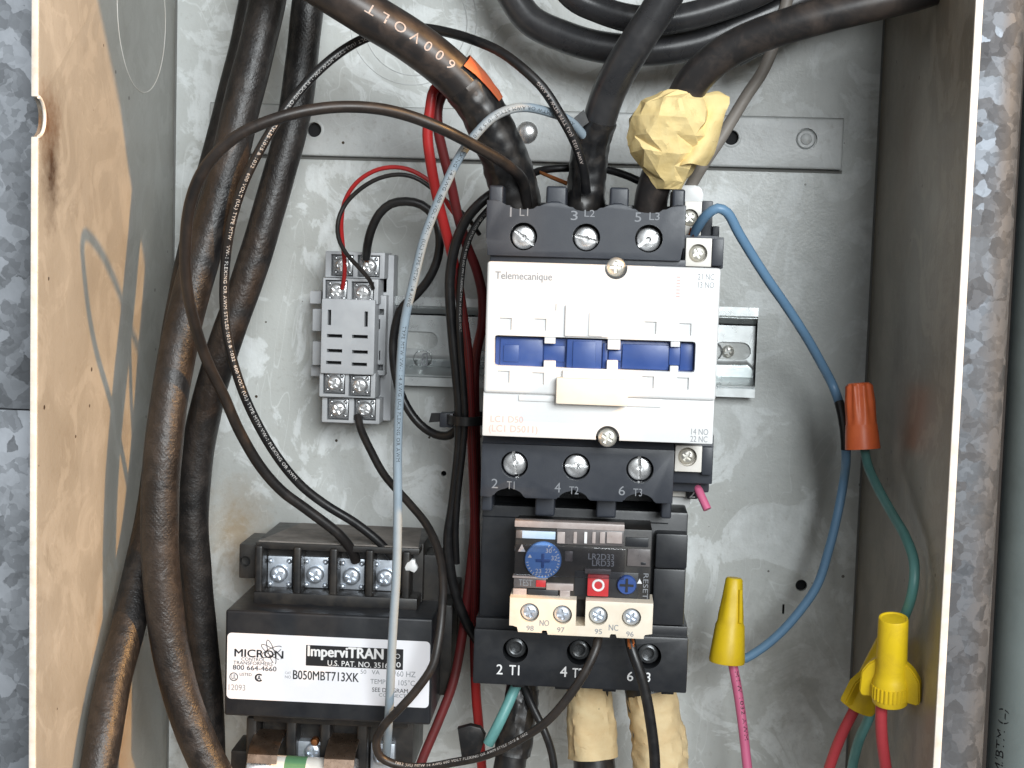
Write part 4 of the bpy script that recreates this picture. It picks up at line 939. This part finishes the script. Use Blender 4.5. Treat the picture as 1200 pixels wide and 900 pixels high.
wire('looped_cable', 'black cable looped widest behind the others along the top edge', 'cable',
     [(575, -60, 30), (598, -10, 30), (622, 24, 31), (664, 44, 32), (705, 55, 33), (760, 59, 34), (820, 50, 34), (872, 28, 34), (925, 6, 34), (1000, -25, 34), (1080, -60, 34)], 36, m_cable2, 'looped cables at the top', 28, soft(.03))
wire('looped_cable', 'black cable forming the smaller upper loop at the top edge', 'cable',
     [(640, -50, 44), (672, -5, 44), (700, 10, 44), (740, 22, 45), (790, 22, 45), (840, 10, 45), (900, -15, 45), (970, -60, 45)], 32, m_cable2, 'looped cables at the top', 28, soft(.03))
wire('looped_cable', 'black cable across the upper right corner behind the bending cable', 'cable',
     [(860, 62, 22), (905, 38, 24), (950, 15, 26), (1000, -5, 28), (1070, -40, 30)], 34, m_cable2, 'looped cables at the top', 24, soft(.03))
wire('slim_cable', 'slim grey brown cable dropping behind the masking tape', 'cable',
     [(930, -30, 40), (917, 20, 40), (905, 58, 42), (893, 85, 44), (875, 112, 46), (858, 140, 48), (842, 166, 50), (822, 196, 50), (806, 225, 46), (796, 252, 42), (792, 275, 40)], 14, m_cord)

# ---- control wires
w1 = wire('black_wire', 'dull black wire in one big loop from the first contactor terminal to the transformer', 'wire',
     [(618, 245, 70), (613, 213, 78), (592, 192, 90), (555, 170, 100), (518, 151, 108), (480, 136, 112), (440, 127, 117), (387, 126, 122), (330, 137, 126), (277, 160, 127), (240, 197, 125), (223, 238, 121), (217, 300, 114), (221, 348, 106), (236, 405, 92), (247, 433, 86), (262, 463, 80), (281, 506, 73), (306, 548, 66), (331, 576, 61), (358, 596, 57), (398, 627, 52), (412, 645, 48), (417, 657, 45)], 13.5, m_pvcb)
w2 = wire('black_wire', 'black wire with white print curving from the taped cable round to the transformer', 'wire',
     [(687, 225, 74), (683, 195, 80), (673, 165, 84), (655, 132, 87), (636, 103, 88), (610, 78, 87), (585, 60, 84), (555, 47, 78), (525, 38, 70), (495, 33, 66), (462, 34, 64), (432, 43, 66), (405, 57, 68), (376, 80, 70), (350, 108, 72), (326, 140, 74), (305, 175, 76), (286, 214, 76), (272, 258, 75), (264, 310, 72), (263, 362, 70), (268, 402, 69), (282, 452, 67), (302, 497, 64), (329, 541, 60), (354, 570, 56), (381, 591, 53), (418, 614, 50), (445, 636, 48), (460, 653, 46)], 11.5, m_pvc)
p_, r_w = PATH[w2]
_, l_ = text_on_tube('600 VOLT (UL) TYPE MTW VW-1 FLEXING OR AWM STYLES 1015 & 1032   600 VOLT (UL) TYPE MTW', p_, r_w, 112, 1.55, m_inkwire, w2, aspect=1.15, ang=.1)
text_on_tube('VW-1 FLEXING OR AWM STYLES 1015 & 1032  600 VOLT (UL) TYPE MTW VW-1 FLEXING OR AWM', p_, r_w, 114+l_, 1.55, m_inkwire, w2, aspect=1.15, ang=.1)
text_on_tube('AWM 1032  (UL) TYPE MTW 14 AWG', p_, r_w, 12, 1.4, m_inkp, w2, aspect=1.15)
w3 = wire('grey_wire', 'grey blue printed wire hanging straight down across the transformer label', 'wire',
     [(685, 160, 72), (668, 142, 78), (645, 132, 84), (618, 126, 88), (598, 128, 91), (577, 138, 93), (558, 157, 94), (540, 181, 94), (522, 217, 93), (507, 252, 91), (496, 283, 90), (485, 328, 88), (475, 373, 86), (470.5, 413, 85), (468, 467, 84), (466, 520, 83), (466, 600, 83), (464.5, 670, 83), (460, 745, 82), (456.5, 822, 78), (454, 868, 66), (452, 892, 54)], 10.8, m_grayw)
p_, r_w = PATH[w3]
text_on_tube('AWG  (UL) MTW OR AWM STYLE 1015 & 1032  FLEXING 14 AWG  600 VOLT VW-1  (UL) TYPE MTW  14 AWG', p_, r_w, 8, 1.5, m_ink, w3, aspect=1.2)
text_on_tube('TYPE MTW VW-1 14 AWG (UL) FLEXING OR AWM', p_, r_w, 118, 1.5, m_ink, w3, aspect=1.2)
w4 = wire('black_wire', 'glossy black wire looping over from the relay socket top to the cable tie', 'wire',
     [(429, 302, 28), (431, 285, 34), (436, 267, 38), (445, 250, 40), (458, 239, 41), (476, 236, 42), (494, 240, 42), (508, 253, 42), (515, 275, 42), (513, 302, 41), (503, 326, 40), (487, 346, 38), (470, 362, 36), (462, 390, 34), (461, 420, 33), (466, 450, 32), (477, 477, 32), (492, 497, 32), (510, 509, 33), (527, 510, 35), (538, 500, 36)], 10.5, m_pvc)
bare(w4, (430, 306, 27), (428, 299, 29), .8, 5)
w5 = wire('red_wire', 'thin bright red wire arching onto the relay socket', 'wire',
     [(401, 338, 29), (403, 328, 31), (404, 310, 34), (402, 290, 37), (400, 262, 40), (404, 236, 42), (417, 215, 44), (437, 201, 46), (457, 196, 47), (477, 198, 48), (496, 207, 48), (511, 219, 47), (527, 243, 44), (545, 270, 40), (552, 300, 36)], 5.2, m_redw)
w6 = wire('black_wire', 'thin black wire arching beside the thin red one onto the relay socket', 'wire',
     [(437, 338, 30), (433, 328, 34), (421, 314, 37), (405, 296, 41), (396.5, 278, 43), (396.5, 258, 44), (405, 239, 44), (423, 221, 45), (444, 209, 46), (467, 204.5, 47), (486, 208, 47), (505, 220, 46), (526, 238, 44), (546, 253, 42), (562, 275, 38)], 5.2, m_pvcb)
w7 = wire('red_wire', 'left of two thick red wires bundled beside the contactor', 'wire',
     [(540, 90, 60), (522, 95, 66), (509, 105, 68), (504, 128, 68), (501, 158, 67), (505, 192, 65), (511, 225, 62), (520, 262, 58), (530, 300, 53), (538, 340, 50), (543, 375, 48), (548, 413, 47), (551, 467, 46), (553, 520, 45), (556, 590, 42), (557, 660, 38), (556, 740, 34), (558, 815, 32), (561, 850, 31), (566, 920, 30)], 12, m_redw, 'red wires beside the contactor')
p_, r_w = PATH[w7]
obj('dusty_section', B().tube(p_[min(range(len(p_)), key=lambda i: (p_[i]-Vector(P(532, 310, 52))).length):min(range(len(p_)), key=lambda i: (p_[i]-Vector(P(557, 800, 32))).length)], r_w*1.015, 14), m_redd, w7)
w8 = wire('red_wire', 'right of two thick red wires, running down to the lower frame edge', 'wire',
     [(560, 84, 60), (540, 88, 64), (525, 101, 66), (514, 122, 65), (513, 148, 64), (519, 178, 61), (528, 213, 58), (536, 250, 54), (546, 285, 50), (558, 315, 46), (565, 345, 44), (565, 380, 42), (558, 415, 41), (556, 450, 41), (557, 500, 40), (558, 560, 39), (556, 620, 38), (549, 690, 36), (541, 750, 36), (531, 800, 38), (514, 845, 40), (497, 885, 42), (482, 925, 44)], 11.5, m_redd, 'red wires beside the contactor')
w9 = wire('black_wire', 'thick matt black wire from the contactor corner down through the cable tie', 'wire',
     [(600, 215, 60), (580, 225, 62), (565, 236, 63), (550, 252, 62), (539, 272, 60), (531, 298, 58), (527, 330, 56), (528, 362, 55), (531, 400, 54), (535, 440, 53), (538, 475, 52), (538, 520, 51), (534, 560, 50), (530, 595, 49), (525, 630, 48), (528, 668, 46), (536, 703, 44), (550, 736, 42), (566, 760, 40)], 12, m_pvc, 'black wires beside the contactor')
w10 = wire('black_wire', 'glossy black wire with a white streak of print beside the contactor', 'wire',
     [(590, 228, 58), (575, 243, 60), (563, 256, 60), (552, 274, 60), (544, 298, 59), (540, 330, 58), (538, 372, 57), (540, 410, 56), (543, 450, 55), (545, 490, 54), (542, 530, 53), (537, 575, 52), (534, 620, 50), (535, 660, 46)], 8, m_pvc, 'black wires beside the contactor')
p_, r_w = PATH[w10]; text_on_tube('MTW OR AWM STYLE 1015 & 1032 (UL) VW-1 FLEXING MTW 14 AWG 600 VOLT', p_, r_w, 8, 1.0, m_inkwire, w10, aspect=1.1, ang=.25)
w11 = wire('black_wire', 'black wire from the relay socket bottom hanging past the label up to the overload relay', 'wire',
     [(419, 487, 24), (423, 503, 27), (433, 525, 31), (450, 556, 36), (478, 588, 44), (500, 615, 52), (514, 647, 62), (519, 680, 70), (518, 715, 76), (514, 750, 80), (507, 780, 82), (490, 806, 83), (470, 829, 83), (450, 850, 82), (441, 870, 80), (446, 887, 78), (468, 897, 77), (500, 899, 78), (529, 894, 80), (567, 886, 84), (605, 869, 89), (640, 846, 93), (666, 817, 95), (687, 785, 95), (699, 758, 93), (702, 742, 90)], 10.5, m_pvcb)
p_, r_w = PATH[w11]; Lw = sum((p_[i]-p_[i-1]).length for i in range(1, len(p_)))
text_on_tube('1032 (UL) MTW 14 AWG 600 VOLT FLEXING OR AWM STYLE 1015 & 1032', p_, r_w, Lw-100, 1.2, m_inkwire, w11, aspect=1.2, ang=.35)
bare(w11, (703, 742, 90), (701, 754, 92), .5, 4)
w12 = wire('black_wire', 'stout black wire dropping from the right end of the overload terminal strip', 'wire',
     [(738, 748, 90), (741, 762, 92), (749, 785, 93), (757, 815, 93), (763, 850, 92), (767, 885, 91), (768, 930, 90)], 13, m_pvc)
bare(w12, (738, 745, 91), (740, 757, 93), .9, 6)
w13 = wire('green_wire', 'short teal wire from under the overload relay into black tape', 'wire',
     [(612, 788, 58), (605, 803, 62), (594, 828, 66), (582, 853, 68), (572, 872, 68)], 13, m_green2)
w14 = wire('black_wire', 'slim black wire at the bottom edge beside the taped black cable', 'wire',
     [(612, 800, 60), (625, 830, 64), (638, 857, 66), (647, 884, 66), (651, 925, 66)], 9.5, m_pvc)
jm = wire('black_wire', 'black jumper wire lying behind the contactor terminals', 'wire',
     [(606, 222, 50), (625, 203, 52), (645, 198, 54), (662, 197, 54), (690, 196, 50), (712, 199, 50), (735, 206, 52), (757, 216, 54)], 9, m_pvc)
bare(jm, (634, 202, 56), (664, 214, 58), .9, 7)
# cables below the overload relay
cG = wire('motor_cable', 'black taped cable under the left terminal of the overload relay', 'cable',
     [(612, 775, 52), (612, 805, 54), (608, 840, 56), (600, 880, 58), (592, 930, 60)], 38, m_tape, 'motor cables under the overload relay', 28, soft(.06))
wrap(cG, 10, 34, PATH[cG][1]*1.02, PATH[cG][1]*1.14, m_tape, amp=.08, lump=.12, freq=2.6, seed=9)
tp = B(); tp.prism([(lambda q: (q[0], q[2]))(P(x, y, 62)) for x, y in ((536, 854), (551, 850), (563, 853), (569, 862), (565, 876), (561, 887), (549, 884), (541, 889))], 59, 62.2, 'h', .7, 2); obj('tape_stub', tp, m_tape, cG)
cH = wire('motor_cable', 'cable wrapped in cracked old masking tape under the middle overload terminal', 'cable',
     [(686, 780, 48), (690, 810, 50), (693, 850, 52), (696, 890, 54), (698, 930, 56)], 50, m_tape, 'motor cables under the overload relay', 28, soft(.04))
wrap(cH, 7, 33.5, PATH[cH][1]*1.06, PATH[cH][1]*1.16, m_mask2, 'masking_tape_wrap', amp=.075, lump=.10, freq=3.0, seed=13)
cI = wire('motor_cable', 'cable wrapped in pale masking tape at the right under the overload relay', 'cable',
     [(757, 790, 48), (762, 815, 50), (769, 850, 52), (774, 890, 54), (778, 930, 56)], 58, m_tape, 'motor cables under the overload relay', 28, soft(.04))
wrap(cI, 7, 46, PATH[cI][1]*1.05, PATH[cI][1]*1.12, m_mask2, 'masking_tape_wrap', amp=.075, lump=.10, freq=3.0, seed=21)

# ---- right side wires
w15 = wire('blue_wire', 'blue wire from the contactor side arching past the red connector to the yellow one', 'wire',
     [(812, 276, 68), (817, 267, 72), (828, 252, 78), (841, 244, 80), (852, 249, 79), (865, 272, 76), (880, 297, 72), (900, 328, 66), (925, 364, 58), (948, 400, 51), (963, 427, 46), (976, 452, 42), (985, 478, 46), (990, 505, 48), (991.5, 533, 47), (989, 562, 38), (981, 605, 38), (971, 645, 38), (958, 685, 38), (938, 715, 38), (914, 742, 38), (888, 763, 38), (868, 773, 38), (856, 768, 38)], 11, m_bluew)
bare(w15, (809, 279, 68), (811, 270, 70), 1.1, 7)
p_, r_w = PATH[w15]
ss = [0]
for i in range(1, len(p_)): ss.append(ss[-1]+(p_[i]-p_[i-1]).length)
iA = min(range(len(p_)), key=lambda i: (p_[i]-Vector(P(984, 472, 45))).length); iB = min(range(len(p_)), key=lambda i: (p_[i]-Vector(P(991.5, 528, 47))).length)
wrap(w15, ss[iA], ss[iB], r_w*1.06, r_w*1.1, m_tape, amp=.03, lump=.03)
w16 = wire('green_wire', 'teal green wire from the red connector over the right wall', 'wire',
     [(1010, 505, 58), (1013, 525, 60), (1017, 545, 64), (1028, 570, 76), (1045, 601, 94), (1062, 631, 112), (1071, 658, 121), (1071, 682, 124), (1066, 706, 123), (1057, 728, 119), (1046, 750, 116)], 12, m_green)
w17 = wire('pink_wire', 'pink wire with black print below the left yellow connector', 'wire',
     [(855, 762, 38), (859, 780, 39), (865, 813, 41), (870, 848, 43), (875, 892, 45), (880, 935, 47)], 11.5, m_pink)
p_, r_w = PATH[w17]; text_on_tube('MTW 1032 AWM', p_, r_w, 8, 1.5, m_ink, w17, aspect=1.5, ang=.5)
w18 = wire('red_wire', 'red wire leaving the tilted yellow connector at the lower right', 'wire',
     [(1010, 815, 94), (999, 836, 94), (986, 862, 93), (974, 893, 90), (962, 935, 86)], 13, m_redw2)
w19 = wire('green_wire', 'teal wire between the two red ones at the lower right', 'wire',
     [(1024, 820, 95), (1018, 842, 91), (1008, 864, 86), (1000, 893, 80), (994, 935, 74)], 12, m_green2)
w20 = wire('red_wire', 'red wire straight below the upright yellow connector', 'wire',
     [(1036, 800, 121), (1033, 826, 120), (1033, 858, 119), (1037, 893, 117), (1044, 935, 114)], 14, m_redw2)
w21 = wire('pink_wire', 'short pink wire stub at the lower right of the contactor', 'wire',
     [(814, 561, 66), (819, 575, 70), (829, 597, 73)], 10, m_pink)
bare(w21, (809, 556, 66), (815, 563, 68), .8, 6)
bare(w1, (414, 648, 46.5), (419, 656, 45), .6, 4)

# ------------------------------------------------------------------ twist-on connectors
def nut(name, label, top, bot, prof, mat, ribs=0, rib_amp=.05, rib_to=.6, group=None, hollow=True):
    A, C = Vector(P(*top)), Vector(P(*bot)); ax = C-A; L = ax.length; t = thing(name, label, 'wire connector', tuple(C), group)
    k = px((top[2]+bot[2])/2)
    pr = [(L*a, r*k) for a, r in prof]
    md = (lambda th, tt: 1+(rib_amp*math.cos(ribs*th) if tt < L*rib_to and tt > L*.02 else 0)) if ribs else None
    obj('shell', B().lathe(pr, A, ax, 60, md), mat, t, angle=35); return t, A, C, ax.normalized(), k
nut('twist_connector', 'red orange ribbed twist-on wire connector at the right wall', (1006.5, 448.5, 60), (1011, 526, 62),
    [(0, 0), (0, 11), (.015, 13.3), (.05, 14.3), (.3, 16), (.62, 17.6), (.64, 18.2), (.92, 19.8), (1.0, 20.2), (1.0, 17.5), (.93, 16), (.9, 0)], m_nutr, 9, .11, .62)
t, A, C, ax, k = nut('twist_connector', 'yellow tapered twist-on connector joining the blue and pink wires', (860.5, 677, 40), (851.5, 776, 42),
    [(0, 0), (0, 8.5), (.02, 10), (.2, 11.5), (.44, 14.5), (.52, 15.5), (.56, 17.2), (.85, 20), (.97, 21.2), (1.0, 20.5), (1.0, 17), (.93, 0)], m_nuty, 6, .035, .5, 'yellow twist-on connectors')
e1 = Vector((0, 1, 0)); e1 = (e1-ax*e1.dot(ax)).normalized(); e2 = ax.cross(e1)
fb = B()
for a0 in (.6,):
    d = (e1*math.cos(a0)-e2*math.sin(a0)*-1).normalized(); s_ = ax.cross(d).normalized()
    L = (C-A).length
    q = [A+ax*L*.12+d*10*k, A+ax*L*.52+d*14*k, A+ax*L*.5+d*18.5*k, A+ax*L*.12+d*14*k]
    lo = [fb.bm.verts.new(p-s_*.6) for p in q]; hi = [fb.bm.verts.new(p+s_*.6) for p in q]
    fb.bm.faces.new(lo); fb.bm.faces.new(hi)
    for i in range(4): fb.bm.faces.new((lo[i], lo[(i+1)%4], hi[(i+1)%4], hi[i]))
obj('fin', fb, m_nuty, t)
def wings(t, A, C, ax, k, dirs, L0, L1, ext, thick=1.6):
    L = (C-A).length
    for d in dirs:
        d = (d-ax*d.dot(ax)).normalized(); s_ = ax.cross(d).normalized(); fb = B()
        q = [A+ax*L*L0+d*12*k, A+ax*L*(L0+.10)+d*(ext*.72)*k, A+ax*L*(L0+.22)+d*(ext*.95)*k, A+ax*L*(L1-.05)+d*ext*k, A+ax*L*L1+d*(ext*.93)*k, A+ax*L*(L1-.02)+d*12*k]
        lo = [fb.bm.verts.new(p-s_*thick) for p in q]; hi = [fb.bm.verts.new(p+s_*thick) for p in q]; n = len(q)
        fb.bm.faces.new(lo); top = fb.bm.faces.new(hi)
        for i in range(n): fb.bm.faces.new((lo[i], lo[(i+1)%n], hi[(i+1)%n], hi[i]))
        bmesh.ops.bevel(fb.bm, geom=list(fb.bm.edges), offset=.5, segments=2, affect='EDGES', clamp_overlap=True)
        obj('wing', fb, m_nuty, t)
t, A, C, ax, k = nut('twist_connector', 'upright yellow winged twist-on connector at the lower right wall', (1047, 724, 127), (1043, 822, 121),
    [(.012, 0), (.012, 13.5), (0, 15), (0, 16.5), (.02, 17.2), (.3, 17.6), (.62, 18), (.70, 19.5), (.73, 21.2), (.95, 21.6), (1.0, 20.5), (1.0, 16), (.9, 0)], m_nuty, 0, .03, .5, 'yellow twist-on connectors')
wings(t, A, C, ax, k, [Vector((1, .45, 0)), Vector((-1, -.45, 0))], .46, .97, 36)
gb = B()
for i in range(28):
    a = 2*math.pi*i/28; e1 = Vector((0, 1, 0)); e1 = (e1-ax*e1.dot(ax)).normalized(); e2 = ax.cross(e1); d = e1*math.cos(a)+e2*math.sin(a); L = (C-A).length
    gb.tube([A+ax*L*.78+d*21.2*k, A+ax*L*.93+d*21.6*k], .42, 6)
obj('grip_ridges', gb, m_nuty, t)
t, A, C, ax, k = nut('twist_connector', 'tilted yellow winged twist-on connector half hidden behind the upright one', (1042, 752, 96), (1006, 830, 94),
    [(0, 0), (0, 13), (.03, 15), (.3, 16), (.62, 17), (.70, 18.5), (.95, 19.5), (1.0, 18.5), (1.0, 14), (.9, 0)], m_nuty, 0, .03, .5, 'yellow twist-on connectors')
wings(t, A, C, ax, k, [Vector((-1, .5, -.3)), Vector((1, -.2, .3))], .42, .97, 30)

# ------------------------------------------------------------------ cable tie
ti = thing('cable_tie', 'black nylon cable tie round the wire bundle left of the contactor', 'cable tie', P(545, 492, 46))
def band(cx, y, h, rx, rh, hh):
    c = P(cx, y, h); bb = B(); n = 28; rings = []
    for dz in (-hh, hh):
        for ex in (0, .9):
            rings.append([bb.bm.verts.new((c[0]+(rx+ex)*math.cos(2*math.pi*i/n), h+(rh+ex)*math.sin(2*math.pi*i/n), c[2]+dz)) for i in range(n)])
    a, b_, d, e = rings
    for i in range(n):
        j = (i+1) % n
        for A1, A2 in ((a, b_), (b_, e), (e, d), (d, a)): bb.bm.faces.new((A1[i], A1[j], A2[j], A2[i]))
    return bb
obj('strap', band(548, 490, 47, 6.8, 11.5, 1.6), m_pvc, ti)
x0, x1, z0, z1 = rect(515, 484, 531, 501, 50); obj('lock_head', B().box(x0, x1, 45, 50.5, z0, z1, .6), m_shroud, ti)
x0, x1, z0, z1 = rect(502, 485, 516, 496, 50); obj('tail', B().prism([(x0+.8, z1), (x0, z0), (x1+.5, z0+.6), (x1+.5, z1+.2)], 47, 48.4), m_pvc, ti)
